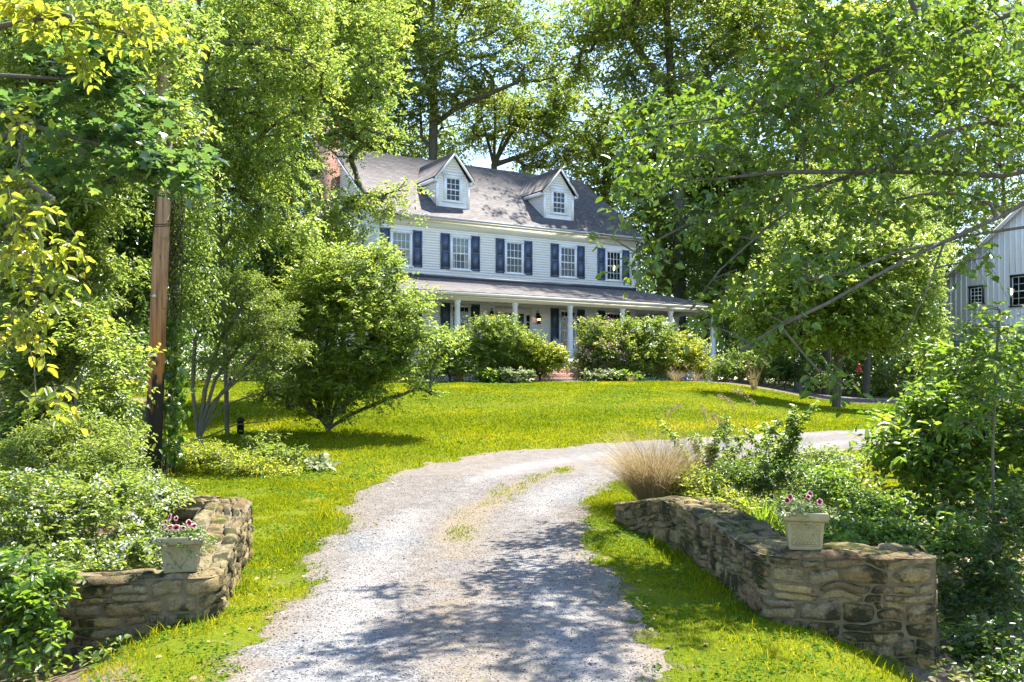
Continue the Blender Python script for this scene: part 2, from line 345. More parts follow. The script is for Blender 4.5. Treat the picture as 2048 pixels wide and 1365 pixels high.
for poly, nm in ((PATH2, "path"), (WALK, "garden_walk")):
    mn, mx = poly.min(0), poly.max(0)
    V, q = grid(np.arange(mn[0]-.5, mx[0]+.5, .3), np.arange(mn[1]-.5, mx[1]+.5, .3), lambda X, Y: sdpoly(X, Y, poly) < .35, lambda X, Y: np.clip(-(sdpoly(X, Y, poly)+(fbm(X, Y, 4)-.5)*.5)*.3, -.05, .03)+.015)
    tag(link(nm, np_mesh(nm, V, [q], None, True, {"grey": np.full(len(V), .4), "dirt": np.zeros(len(V))}), GRAVEL), kind="structure")

# ---------------------------------------------------------------- leaves, twigs, limbs
SHAPES = {
 'rhomb': (np.array([(0, 0, 0), (.45, .5, .1), (1, 0, -.12), (.45, -.5, .1)]), [[(0, 2, 1), (0, 3, 2)]]),
 'oval': (np.array([(0, 0, 0), (.28, .46, .1), (.68, .40, .07), (1, 0, -.16), (.68, -.40, .07), (.28, -.46, .1)]), [[(0, 3, 2, 1), (0, 5, 4, 3)]]),
 'maple': (np.array([(0, 0, 0), (.0, .28, .04), (.12, .62, .0), (.35, .38, .06), (.62, .6, .0), (.68, .24, .05), (1.05, 0, -.05), (.68, -.24, .05), (.62, -.6, .0), (.35, -.38, .06), (.12, -.62, .0), (.0, -.28, .04), (.42, 0, -.03)]),
           [[(12, i, i+1) for i in range(0, 11)]+[(12, 11, 0)]]),
}
def leaf_arrays(pos, d, n, size, width, kind, r):
    T, fc = SHAPES[kind]; k = len(T); N = len(pos)
    d = norm(d); w = norm(np.cross(d, n)); n2 = np.cross(w, d); size = np.broadcast_to(size, (N,))
    V = pos[:, None, :]+size[:, None, None]*(T[None, :, 0:1]*d[:, None, :]+T[None, :, 1:2]*(width*w)[:, None, :]+T[None, :, 2:3]*n2[:, None, :])
    fs = [(np.asarray(f)[None]+np.arange(N)[:, None, None]*k).reshape(-1, len(f[0])) for f in fc]
    return V.reshape(-1, 3), fs, np.repeat(r, k)
def twigs(p0, dirs, L, K, lsize, width=.5, kind='rhomb', droop=.25, tilt=.45, hue=None, spread=.35):
    """leaves alternating along each twig"""
    T = len(p0); t = (np.arange(K)+.5)/K; t = t[None]+rng.normal(0, .06, (T, K)); L = np.broadcast_to(L, (T,))
    dirs = norm(dirs); side = norm(np.cross(dirs, np.array([0, 0, 1.])+rng.normal(0, .3, (T, 3)))); up = np.cross(side, dirs)
    sg = np.where(np.arange(K) % 2 == 0, 1., -1.)[None, :, None]
    pos = p0[:, None]+dirs[:, None]*(t*L[:, None])[..., None]; pos[..., 2] -= droop*(t**2)*L[:, None]
    ld = dirs[:, None]*(.55+rng.normal(0, .2, (T, K, 1)))+side[:, None]*sg*(.9+rng.normal(0, .25, (T, K, 1)))+up[:, None]*rng.normal(0, .35, (T, K, 1)); ld[..., 2] -= droop*.8
    pos = pos+rng.normal(0, 1, pos.shape)*(L[:, None, None]*spread*.15)
    nr = np.array([0, 0, 1.])+rng.normal(0, tilt, (T, K, 3))
    sz = lsize*rng.uniform(.65, 1.25, (T, K)); h = rng.uniform(0, 1, (T, 1))*.5+rng.uniform(0, 1, (T, K))*.5
    if hue is not None: h = np.clip(h*.7+hue[:, None]*.45, 0, 1)
    return leaf_arrays(pos.reshape(-1, 3), ld.reshape(-1, 3), nr.reshape(-1, 3), sz.ravel(), width, kind, h.ravel())
def twig_tubes(p0, dirs, L, rad, droop=.25):
    T = len(p0); L = np.broadcast_to(L, (T,)); dirs = norm(dirs); s = norm(np.cross(dirs, [0.2, .3, 1.])); u = np.cross(s, dirs)
    ring = []; 
    for t, k in ((0, 1.), (.5, .8), (1, .35)):
        c = p0+dirs*(L*t)[:, None]; c[:, 2] -= droop*t*t*L
        for a in (0, 2.09, 4.19): ring.append(c+rad*k*(math.cos(a)*s+math.sin(a)*u))
    V = np.stack(ring, 1).reshape(-1, 3); f = []
    for k in (0, 3):
        for i in range(3): f.append((k+i, k+(i+1) % 3, k+3+(i+1) % 3, k+3+i))
    return V, [(np.array(f)[None]+np.arange(T)[:, None, None]*9).reshape(-1, 4)]
class Skel:
    """a branching skeleton grown towards crown clumps; radii follow from what each branch carries"""
    def __init__(s, pts, r0): s.p = []; s.par = []; s.rmin = []; s.r0 = r0; s.chain(pts, -1)
    def chain(s, pts, par, seg=None):
        for p in pts: s.p.append(np.asarray(p, float)); s.par.append(par); par = len(s.p)-1
        return par
    def reach(s, q, wob=.12, sag=.0, start=0):
        pp = np.array(s.p); dv = q-pp; d = np.linalg.norm(dv, axis=1); up = np.clip(-dv[:, 2], 0, None); d = d+1.2*up; d[:start] = 1e9
        i = int(np.argmin(d)); a = pp[i]; L = np.linalg.norm(q-a)
        n = max(2, min(7, int(L/ s.step)+1)); prev = i; pd = norm(a-pp[s.par[i]]) if s.par[i] >= 0 else np.array([0, 0, 1.])
        for k in range(1, n+1):
            t = k/n; c = a+(q-a)*t+pd*L*.35*t*(1-t)*1.2+np.array([0, 0, sag*L])*t*(1-t)
            if k < n: c = c+rng.normal(0, wob*L/n, 3)
            s.p.append(c); s.par.append(prev); prev = len(s.p)-1
        return prev
    step = 1.0
    def mesh(s, name, off, rtip, sides=6, expo=2.3, minr=0):
        n = len(s.p); acc = np.full(n, rtip**expo); kids = np.zeros(n, int)
        for i in range(n-1, 0, -1):
            if s.par[i] >= 0: acc[s.par[i]] += acc[i]*.98; kids[s.par[i]] += 1
        rad = acc**(1/expo); k = s.r0/rad[0]
        rad = np.where(rad > rtip*2, rad*(1+(k-1)*np.clip((rad-rtip*2)/(rad[0]-rtip*2+1e-9), 0, 1)), rad)
        P_ = np.array(s.p); par = np.array(s.par); i = np.where(par >= 0)[0]; a = P_[par[i]]; b = P_[i]; d = norm(b-a)
        ra = np.minimum(rad[par[i]], rad[i]*1.25); rb = rad[i]
        u = norm(np.cross(d, [0.31, 0.17, .93])); w = np.cross(d, u); an = np.arange(sides)/sides*2*np.pi
        c, sn = np.cos(an)[None, :, None], np.sin(an)[None, :, None]
        A = (a-d*ra[:, None]*.3)[:, None]+ra[:, None, None]*(c*u[:, None]+sn*w[:, None]); B = (b+d*rb[:, None]*.25)[:, None]+rb[:, None, None]*(c*u[:, None]+sn*w[:, None])
        V = np.concatenate([A, B], 1).reshape(-1, 3)-off
        f = np.array([(q_, (q_+1) % sides, sides+(q_+1) % sides, sides+q_) for q_ in range(sides)])
        return np_mesh(name, V, [(f[None]+np.arange(len(i))[:, None, None]*2*sides).reshape(-1, 4)], None, True)

def plant(name, label, cat, base, trunk, blobs, n, lsize, mat, r0=.1, kind='rhomb', width=.5, clumps=40, K=10, L=None, droop=.25, tilt=.45,
          bark=BARK, rtip=None, step=1.0, crad=.30, tubes=False, group=None, flowers=None, nflow=0, fsize=.03, crown="crown", stem="trunk", up=.25, sides=6, stems=None, wob=.12, sag=0, limbs=None, rb=.42):
    """trunk: polyline; blobs: (px, py, d, rx, ry[, depth radius m]) crown masses in photograph pixels at distance d"""
    base = np.asarray(base, float); B = []
    for b in blobs:
        c = P(b[0], b[1], b[2]); rx, rz = b[3]*b[2]/F, b[4]*b[2]/F; B.append((c, np.array([rx, b[5] if len(b) > 5 else (rx+rz)/2, rz])))
    wgt = np.array([(x[1][0]*x[1][2])+.02 for x in B])**.9; wgt /= wgt.sum()
    C = []; CR = []
    for (c, r), w in zip(B, wgt):
        m = max(2, int(round(clumps*w))); u = norm(rng.normal(0, 1, (m, 3)))*(rng.uniform(0, 1, (m, 1))**rb)
        C.append(c+u*r); CR.append(np.repeat((r*crad)[None], m, 0))
    C = np.concatenate(C); CR = np.concatenate(CR); CR = np.maximum(CR, CR.mean()*.6)*rng.uniform(.6, 1.3, (len(C), 1))
    gz = Hn(C[:, 0], C[:, 1]); C[:, 2] = np.maximum(C[:, 2], gz+CR[:, 2]*.6)
    tr = [np.asarray(p, float) for p in trunk]; fine = [tr[0]]
    for a, b in zip(tr[:-1], tr[1:]):
        m = max(1, int(np.linalg.norm(b-a)/step)); fine += [a+(b-a)*k/m for k in range(1, m+1)]
    sk = Skel(fine, r0); sk.step = step; nb = len(fine)
    for lm in (limbs or []):
        lm = [np.asarray(p, float) for p in lm]; pp = np.array(sk.p); i = int(np.argmin(np.linalg.norm(pp-lm[0], axis=1)))
        ff = []
        for a, b in zip(lm[:-1], lm[1:]):
            m = max(1, int(np.linalg.norm(b-a)/(step*.5))); ff += [a+(b-a)*k/m for k in range(1, m+1)]
        sk.chain(ff, i)
    order = np.argsort(np.linalg.norm(C-np.array(fine[-1]), axis=1)); start = 0 if len(fine) < 3 else int(len(fine)*.35)
    for i in order: sk.reach(C[i], wob, sag, start if stems is None else 0)
    root = empty(name, base, label, cat, group)
    link(stem, sk.mesh(stem, base, rtip or lsize*.12, sides), bark, root)
    T = max(4, int(n/K)); w = (CR.prod(1)**.6); w /= w.sum(); ci = rng.choice(len(C), T, p=w)
    g = rng.normal(0, 1, (T, 3)); g = g/np.maximum(1, np.linalg.norm(g, axis=1, keepdims=True)/1.9)
    p0 = C[ci]+g*CR[ci]*np.array([1, 1, .7]); cc = np.mean(C, 0)
    dr = norm(p0-C[ci])*.6+norm(p0-cc)*.5+rng.normal(0, .45, (T, 3)); dr[:, 2] += up
    LL = (L or lsize*K*.32)*rng.uniform(.6, 1.3, T); hue = rng.uniform(0, 1, len(C))[ci]
    p0 = p0-norm(dr)*LL[:, None]*.5
    gz = Hn(p0[:, 0], p0[:, 1])+lsize*.3; p0[:, 2] = np.maximum(p0[:, 2], gz)
    V, fs, r = twigs(p0, dr, LL, K, lsize, width, kind, droop, tilt, hue)
    link(crown, np_mesh(crown, V-base, fs, r), LM[mat], root)
    if tubes:
        V, fs = twig_tubes(p0, dr, LL, lsize*.035, droop); link("twigs", np_mesh("twigs", V-base, fs, None, True), TWIG, root)
    if flowers:
        k = 9; ii = rng.choice(T, max(1, nflow//k)); tips = (p0+norm(dr)*LL[:, None]*1.02)[ii]; tips[:, 2] -= droop*LL[ii]
        pos = np.repeat(tips, k, 0)+rng.normal(0, fsize*1.1, (len(tips)*k, 3))
        d2 = rng.normal(0, 1, pos.shape); V, fs, r = leaf_arrays(pos, d2, rng.normal(0, .6, pos.shape)+[0, 0, 1], fsize*rng.uniform(.6, 1.2, len(pos)), .9, 'oval', rng.uniform(0, 1, len(pos)))
        link("blossoms", np_mesh("blossoms", V-base, fs, r), LM[flowers], root)
    return root
def blades(base, n, spread, length, width, lean, mat, name, parent, segs=4, stiff=.5, r=None, off=None):
    """arching grass leaves from a tuft"""
    a = rng.uniform(0, 2*np.pi, n); d = np.stack([np.cos(a), np.sin(a), np.zeros(n)], 1); rr = np.sqrt(rng.uniform(0, 1, n))*spread
    b0 = base+d*rr[:, None]; ll = length*rng.uniform(.55, 1.1, n); ln = lean*rng.uniform(.3, 1.5, n); side = np.stack([-np.sin(a), np.cos(a), np.zeros(n)], 1)
    rings = []; st_ = stiff*rng.uniform(.4, 1.7, n); kk = rng.normal(0, .28, n)
    for k in range(segs+1):
        t = k/segs; out = (ln*t**1.3*ll)[:, None]*d; z = ll*(t-st_*ln*t*t*.9)
        c = b0+out+(kk*ll*t*t)[:, None]*side; c = c+np.stack([np.zeros(n), np.zeros(n), z], 1); w = width*(1-t**1.5)+.0004
        rings += [c-side*w/2, c+side*w/2]
    V = np.stack(rings, 1).reshape(-1, 3); f = np.array([(2*k, 2*k+1, 2*k+3, 2*k+2) for k in range(segs)])
    me = np_mesh(name, V-(off if off is not None else 0), [(f[None]+np.arange(n)[:, None, None]*2*(segs+1)).reshape(-1, 4)], np.repeat(rng.uniform(0, 1, n), 2*(segs+1)))
    return link(name, me, LM[mat], parent)

# ---------------------------------------------------------------- house
A = math.atan2(.5175, .8557); HO = np.array([0, 0, -.1])
house = empty("farmhouse", (-5.68, 38.0, -.1), "white two-storey clapboard house with navy shutters, two dormers and wraparound porch", "house", rz=A)
def uvauto(me):
    n = len(me.loops); vi = np.zeros(n, np.int32); me.loops.foreach_get("vertex_index", vi)
    co = np.zeros(len(me.vertices)*3, np.float32); me.vertices.foreach_get("co", co); co = co.reshape(-1, 3)
    out = np.zeros((n, 2))
    for p in me.polygons:
        nn = np.array(p.normal); e1 = np.array([0, 0, 1.]); e1 = np.cross(e1, nn); e1 = e1/np.linalg.norm(e1) if np.linalg.norm(e1) > .05 else np.array([1., 0, 0]); e2 = np.cross(nn, e1)
        ix = range(p.loop_start, p.loop_start+p.loop_total); c = co[vi[list(ix)]]; out[list(ix), 0] = c@e1; out[list(ix), 1] = c@e2
    uvmesh(me, out)
def slab(name, quads, th, mat, parent, off=HO):
    a = Acc()
    for q in quads:
        q = np.array(q, float); n = np.cross(q[1]-q[0], q[-1]-q[0]); n /= np.linalg.norm(n); n = n if n[2] > 0 else -n
        k = len(q); V = np.concatenate([q, q-n*th]); f = [tuple(range(k))]; s = [(i, (i+1) % k, k+(i+1) % k, k+i) for i in range(k)]
        a.add(V, [f, [tuple(range(2*k-1, k-1, -1))], s])
    o = a.obj(name, mat, parent, off); uvauto(o.data); return o
def clap(a, s0, s1, z0, z1, xf, ex=.115, proj=.018):
    z = z0; V = []; n = 0
    while z < z1-1e-4:
        t = min(z+ex, z1); f0, f1 = s0(z), s1(z); g0, g1 = s0(t), s1(t)
        if f1-f0 > .02:
            V += [xf(f0, proj, z), xf(f1, proj, z), xf(g1, .003, t), xf(g0, .003, t), xf(f0, 0, z), xf(f1, 0, z)]; n += 1
        z = t
    q = np.arange(n)[:, None]*6; a.add(V, [np.concatenate([q+np.array([[0, 1, 2, 3]]), q+np.array([[4, 5, 1, 0]])])])
front = lambda s, o, z: (s, -o, z)
left = lambda s, o, z: (-o, s, z)
rightx = lambda s, o, z: (13.9+o, s, z)
back = lambda s, o, z: (s, 10+o, z)
def xbox(a, xf, s0, s1, o0, o1, z0, z1):
    V = [xf(s, o, z) for z in (z0, z1) for o in (o0, o1) for s in (s0, s1)]
    a.add(V, [[(0, 2, 3, 1), (4, 5, 7, 6), (0, 1, 5, 4), (2, 6, 7, 3), (0, 4, 6, 2), (1, 3, 7, 5)]])
RS = .723; RZ = lambda v: 7.08+RS*(v+.35)      # main roof height
a = Acc(); c_ = lambda k: (lambda z: k)
clap(a, c_(0), c_(13.9), .9, 6.62, front)
gl = lambda z: max(0, (z-7.2)/RS); gr = lambda z: 10-gl(z)
for xf in (left, rightx): clap(a, gl, gr, -.1 if xf is left else .6, 10.75, xf)
clap(a, c_(0), c_(13.9), -.1, 6.9, back)
a.box(.01, 13.89, .01, 9.99, -.1, 6.95)
a.obj("wall", WHITE, house, HO)
t_ = Acc(); xbox(t_, front, 0, 13.9, .0, .03, 6.621, 7.0); xbox(t_, front, -.02, .12, 0, .035, 4.3, 6.60); xbox(t_, front, 13.78, 13.92, 0, .035, 4.3, 6.60); xbox(t_, left, 0, .12, .0, .035, -.1, 7.0)
xbox(t_, front, -.2, 14.1, .031, .33, 6.94, 7.0); t_.obj("trim_boards", CREAM, house, HO)
slab("roof", [[(-.28, -.36, 7.08), (14.16, -.36, 7.08), (14.16, 5, RZ(5)), (-.28, 5, RZ(5))], [(14.16, 10.36, 7.08), (-.28, 10.36, 7.08), (-.28, 5.003, RZ(5)), (14.16, 5.003, RZ(5))]], .06, SHINGLE, house)
g = Acc(); g.tube([(-.3, -.40, 7.05), (14.2, -.40, 7.04)], .055, 8); g.tube([(14.0, -.36, 7.0), (13.97, -.08, 6.7), (13.97, -.08, 4.4)], .035, 8)
g.obj("gutter", simple("gutter_grey", (.42, .43, .44), .5), house, HO, True)
for s in (-.29, 14.12):
    r_ = Acc()
    for q in ((-.36, 5), (10.36, 5)):
        z0, z1 = RZ(-.36)-.27, RZ(5)-.27
        r_.add([(s, q[0], z0), (s+.05, q[0], z0), (s+.05, q[1], z1), (s, q[1], z1), (s, q[0], z0+.2), (s+.05, q[0], z0+.2), (s+.05, q[1], z1+.2), (s, q[1], z1+.2)], [[(0, 1, 2, 3), (4, 7, 6, 5), (0, 4, 5, 1), (2, 6, 7, 3), (1, 5, 6, 2), (0, 3, 7, 4)]])
    r_.obj("rake_board", WHITE, house, HO)

def window(parent, xf, s, z0, z1, w, cols, rows, curtain=0, trim=WHITE, off=HO, sub=True, cas=.09):
    a = Acc(); h = w/2; o = .055
    xbox(a, xf, s-h, s-h+cas, 0, o, z0, z1); xbox(a, xf, s+h-cas, s+h, 0, o, z0, z1); xbox(a, xf, s-h-.02, s+h+.02, 0, o+.01, z1-cas, z1+.01)
    win = a.obj("window", trim, parent, off)
    b = Acc(); xbox(b, xf, s-h-.05, s+h+.05, 0, o+.05, z0-.06, z0+.0); b.obj("sill", trim, win)
    for c in win.children: c.data.transform(Matrix.Translation((0, 0, -off[2])))
    x0, x1, y0, y1 = s-h+cas, s+h-cas, z0+.0, z1-cas; m = Acc(); mid = (y0+y1)/2
    for zz, th in ((y0, .05), (mid-.025, .05), (y1-.035, .035)): xbox(m, xf, x0, x1, .022, .047, zz, zz+th)
    for xx in (x0, x1-.035): xbox(m, xf, xx, xx+.035, .022, .046, y0, y1)
    for i in range(1, cols): xx = x0+.0175+(x1-x0-.035)*i/cols; xbox(m, xf, xx-.011, xx+.011, .024, .044, y0, y1)
    for half in ((y0+.05, mid-.025), (mid+.025, y1-.035)):
        for j in range(1, rows): zz = half[0]+(half[1]-half[0])*j/rows; xbox(m, xf, x0, x1, .024, .0445, zz-.011, zz+.011)
    m.obj("sash_bars", trim if trim is WHITE else WHITE, win, off)
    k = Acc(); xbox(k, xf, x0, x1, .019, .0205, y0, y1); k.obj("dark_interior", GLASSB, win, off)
    if curtain:
        k = Acc(); zc = y0 if curtain == 1 else mid
        for (q0, q1) in ((x0+.02, x0+(x1-x0)*.42), (x0+(x1-x0)*.58, x1-.02)) if curtain == 1 else ((x0, x1),): xbox(k, xf, q0, q1, .0212, .0222, zc, y1)
        if curtain == 2: xbox(k, xf, x0, x0+.2*(x1-x0), .0212, .0222, y0, zc); xbox(k, xf, x1-.25*(x1-x0), x1, .0212, .0222, y0, zc)
        k.obj("curtain", CURTAIN, win, off)
    k = Acc(); V = [xf(x0, .03, y0), xf(x1, .03, y0), xf(x1, .03, y1), xf(x0, .03, y1)]; k.add(V, [[(0, 1, 2, 3)]]); k.obj("pane", GLASS, win, off)
    return win
def shutter(parent, xf, s, z0, z1, w=.45):
    a = Acc(); h = w/2; xbox(a, xf, s-h, s+h, .02, .04, z0, z1); mid = z0+(z1-z0)*.47
    for q in (s-h, s+h-.06): xbox(a, xf, q, q+.06, .041, .06, z0, z1)
    for q, t in ((z0, .1), (mid, .07), (z1-.08, .08)): xbox(a, xf, s-h+.061, s+h-.061, .041, .0595, q, q+t)
    for q0, q1 in ((z0+.13, mid-.03), (mid+.1, z1-.11)): xbox(a, xf, s-h+.09, s+h-.09, .041, .052, q0, q1)
    return a.obj("shutter", NAVY, parent, HO)
WC = [1.08, 3.94, 6.74, 9.74, 12.48]
for i, s in enumerate(WC):
    window(house, front, s, 4.9, 6.4, 1.02, 4, 2, curtain=(2, 2, 0, 0, 0)[i])
    for k in (-1, 1): shutter(house, front, s+k*.755, 4.87, 6.45)
    if i != 2:
        window(house, front, s, 1.45, 3.35, 1.02, 4, 2)
        for k in (-1, 1): shutter(house, front, s+k*.755, 1.42, 3.38)
for s in (2.5, 7.6): window(house, left, s, 4.9, 6.4, 1.02, 4, 2); [shutter(house, left, s+k*.755, 4.87, 6.45) for k in (-1, 1)]
# door, sidelights, lanterns
d = Acc(); xbox(d, front, 6.24, 7.24, .02, .06, .95, 3.05)
for zz in (1.1, 1.75, 2.4):
    for xx in (6.34, 6.79): xbox(d, front, xx, xx+.36, .061, .075, zz, zz+.5)
door = d.obj("door", NAVY, house, HO)
Acc().lathe((0, 0, 0), [(.015, 0), (.032, .02), (.032, .04), (.01, .06)], 10).obj("door_knob", simple("brass", (.5, .35, .12), .3, metal=1), door).location = (7.15, -.1, 2.0)
d = Acc(); xbox(d, front, 5.78, 7.70, .0, .05, 3.08, 3.34)
for s in (5.78, 6.12, 7.25, 7.58): xbox(d, front, s, s+.12, 0, .055, .93, 3.079)
d.obj("door_surround", WHITE, house, HO)
for s in (6.01, 7.48):
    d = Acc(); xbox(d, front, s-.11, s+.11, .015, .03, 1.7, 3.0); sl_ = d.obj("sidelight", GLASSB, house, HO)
    d = Acc(); [xbox(d, front, s-.11, s+.11, .031, .045, z-.012, z+.012) for z in (2.02, 2.35, 2.68)]; [xbox(d, front, s+q-.012, s+q+.012, .0305, .0455, 1.66, 3.0) for q in (-.1, .1)]; xbox(d, front, s-.11, s+.11, .01, .04, .93, 1.69); d.obj("glazing_bars", WHITE, sl_, HO)
BLACK = simple("black_iron", (.015, .015, .016), .4, .2); em, t, b = newmat("lit_bulb"); b.inputs["Emission Color"].default_value = (1, .45, .15, 1); b.inputs["Emission Strength"].default_value = 7
AMB, t, b = newmat("amber_glass"); b.inputs["Base Color"].default_value = (.35, .1, .05, 1); b.inputs["Roughness"].default_value = .2
for s in (5.52, 8.0):
    c = (s, -.17, 2.62); l = Acc(); l.lathe(c, [(.05, -.02), (.11, .0), (.1, .03)], 8); l.lathe(c, [(.13, .25), (.14, .28), (.06, .38), (.03, .40), (.045, .45), (.02, .5), (.005, .53)], 8)
    for k in range(6): an = k*math.pi/3; l.tube([(c[0]+.1*math.cos(an), c[1]+.1*math.sin(an), c[2]+.02), (c[0]+.12*math.cos(an), c[1]+.12*math.sin(an), c[2]+.26)], .008, 4)
    l.tube([(c[0], c[1], c[2]+.5), (c[0], c[1]+.03, c[2]+.62), (c[0], c[1]+.13, c[2]+.60), (c[0], c[1]+.16, c[2]+.45)], .014, 6); l.box(c[0]-.05, c[0]+.05, -.03, -.0, c[2]+.25, c[2]+.5)
    lo = l.obj("wall_lantern", BLACK, house, HO)
    Acc().lathe(c, [(.07, .04), (.075, .12), (.08, .13)], 8).obj("amber_glass", AMB, lo, HO)
    q = Acc(); [q.lathe((c[0]+dx, c[1]-.03, c[2]+.14), [(.006, 0), (.022, .03), (.018, .07), (.003, .1)], 6) for dx in (-.045, .045)]; q.obj("bulb", em, lo, HO)
# dormers
for u0, u1 in ((3.07, 4.70), (8.78, 10.48)):
    uc = (u0+u1)/2; vf = .6; ze = 8.98; za = 10.12; zb = RZ(vf)-.05; rv = lambda z: (z-7.08)/RS-.35
    a = Acc(); fr = lambda s, o, z: (s, vf-o, z)
    sl0 = (za-.02-ze)/((u1-u0)/2+.0)
    clap(a, lambda z: u0 if z < ze else u0+(z-ze)/sl0, lambda z: u1 if z < ze else u1-(z-ze)/sl0, zb, za-.1, fr)
    for xf in (lambda s, o, z: (u0-o, s, z), lambda s, o, z: (u1+o, s, z)): clap(a, c_(vf), lambda z: max(vf, rv(z)), zb+.02, ze, xf)
    dm = a.obj("dormer", WHITE, house, HO)
    a = Acc(); xbox(a, fr, u0-.03, u0+.1, 0, .035, zb, ze); xbox(a, fr, u1-.1, u1+.03, 0, .035, zb, ze); xbox(a, fr, u0+.101, u1-.101, 0, .03, zb-.02, zb+.14)
    xbox(a, fr, uc-.62, uc+.62, .0, .05, 9.2, 9.28)
    ov = .22; e0 = u0-.17; e1 = u1+.17; zl = ze-.12
    for ea in (e0, e1):      # bargeboards and cornice returns
        V = []
        for y in (vf-ov, vf-ov+.04): V += [(ea, y, zl-.02), (uc, y, za-.05), (uc, y, za+.1), (ea, y, zl+.16)]
        a.add(V, [[(0, 1, 2, 3), (7, 6, 5, 4), (0, 4, 5, 1), (1, 5, 6, 2), (2, 6, 7, 3), (3, 7, 4, 0)]])
        a.box(ea if ea == e0 else ea-.17, ea+.17 if ea == e0 else ea, vf-ov+.041, vf, zl-.04, zl+.05)
        a.box(ea if ea == e0 else ea-.04, ea+.04 if ea == e0 else ea, vf+.001, rv(zl)+.1, zl-.04, zl+.12)
    a.obj("dormer_trim", WHITE, dm, HO)
    vb = rv(za+.1)+.1; ve = rv(zl+.15)+.15
    slab("dormer_roof", [[(e0-.03, vf-ov-.02, zl+.17), (uc, vf-ov-.02, za+.13), (uc, vb, za+.13), (e0-.03, ve, zl+.17)], [(e1+.03, vf-ov-.02, zl+.17), (e1+.03, ve, zl+.17), (uc+.002, vb, za+.13), (uc+.002, vf-ov-.02, za+.13)]], .04, SHINGLE, dm)
    w_ = window(dm, fr, uc, 8.03, 9.17, .92, 3, 2, cas=.11)
    for ch in list(w_.children): ch.parent = dm
# chimney
a = Acc(); a.box(-.95, -.02, 4.45, 5.75, -.1, 11.9); a.box(-1.0, .03, 4.4, 5.8, 11.9, 12.15); ch = a.obj("chimney", BRICK, house, HO); uvauto(ch.data)
# porch
pd = 2.8; XL, XR, YB = -3.1, 17.0, 8.8
a = Acc(); a.box(XL+.1, XR-.1, -pd, -.03, .86, .93); a.box(XL+.1, -.03, -.029, YB, .86, .93); a.box(13.93, XR-.1, -.029, YB, .86, .93)
a.obj("porch_floor", simple("grey_floor_paint", (.3, .32, .34), .5), house, HO)
a = Acc(); a.box(XL+.1, XR-.1, -pd-.03, -pd, .6, .9); a.box(XL+.07, XL+.1, -pd, YB, .6, .9); a.box(XR-.1, XR-.07, -pd, YB, .6, .9); a.obj("deck_fascia", WHITE, house, HO)
a = Acc(); a.box(XL+.25, XR-.25, -2.72, -2.5, 3.27, 3.49); a.box(XL+.25, XL+.47, -2.499, YB, 3.27, 3.49); a.box(XR-.47, XR-.25, -2.499, YB, 3.27, 3.49)
a.box(XL-.3, XR+.05, -3.08, -2.721, 3.44, 3.47); a.box(XL-.05, XR, -2.499, -.03, 3.50, 3.52); a.box(XL-.05, -.03, -.029, YB, 3.50, 3.52); a.box(13.93, XR, -.029, YB, 3.50, 3.52)
a.box(XL-.33, XR+.08, -3.12, -3.081, 3.44, 3.57); a.box(XR+.04, XR+.08, -3.08, YB, 3.44, 3.57); a.box(XL-.33, XL-.29, -3.08, YB, 3.44, 3.57)
a.box(XR-.249, XR+.04, -3.08, YB, 3.44, 3.47)
a.obj("porch_beam", CREAM, house, HO)
L0, R0 = XL-.35, XR+.1
slab("porch_roof", [[(L0, -3.15, 3.59), (R0, -3.15, 3.59), (13.9, -.005, 4.46), (0, -.005, 4.46)], [(R0, -3.15, 3.59), (R0, 9, 3.59), (13.905, 9, 4.46), (13.905, -.005, 4.46)], [(L0, 9, 3.59), (L0, -3.15, 3.59), (-.005, -.005, 4.46), (-.005, 9, 4.46)]], .03, SHINGLE, house)
a = Acc(); a.box(-.0, 13.9, -.04, -.02, 4.44, 4.6); a.obj("wall_foot_strip", simple("dark_strip", (.06, .065, .075), .5), house, HO)  # dark strip along the foot of the upper wall, above the porch roof
prof = [(.17, 0), (.17, .05), (.15, .06), (.155, .1), (.135, .12), (.135, .5), (.125, 1.3), (.112, 2.12), (.125, 2.13), (.125, 2.16), (.112, 2.17), (.112, 2.22), (.14, 2.26), (.15, 2.28), (.15, 2.34)]
cols = [(u, -2.61) for u in (-2.75, -.35, 2.43, 5.2, 8.07, 11.0, 13.9, 16.64)]+[(16.64, v) for v in (.05, 2.8, 5.5, 8.2)]+[(-2.75, v) for v in (.05, 2.8, 5.5, 8.2)]
c0 = Acc().lathe((0, 0, 0), prof, 16).mesh("porch_column", None, True)
for (u, v) in cols:
    o = link("porch_column", c0, WHITE, house); o.location = (u, v, 1.03)
a = Acc()
def rail(a, p, q):
    p = np.array(p, float); q = np.array(q, float); L = np.linalg.norm(q-p); n = int(L/.12); e = (q-p)/L; s = np.array([-e[1], e[0]])
    for z, th in ((1.72, .05), (1.03, .04)):
        V = [(*(c+s*k*.03), z+h) for h in (0, th) for c in (p, q) for k in (-1, 1)]; a.add(V, [[(0, 1, 3, 2), (4, 6, 7, 5), (0, 4, 5, 1), (2, 3, 7, 6), (0, 2, 6, 4), (1, 5, 7, 3)]])
    for i in range(1, n):
        c = p+e*L*i/n; a.box(c[0]-.014, c[0]+.014, c[1]-.014, c[1]+.014, 1.0701, 1.7199)
bays = [((cols[i][0]+.13, -2.61), (cols[i+1][0]-.13, -2.61)) for i in (0, 1, 2, 4, 5, 6)]+[((u, v0), (u, v1)) for u in (16.64, -2.75) for v0, v1 in ((-2.48, -.08), (.18, 2.67), (2.93, 5.37), (5.63, 8.07))]
for p_, q_ in bays: a = Acc(); rail(a, p_, q_); a.obj("railing", WHITE, house, HO)
a = Acc()
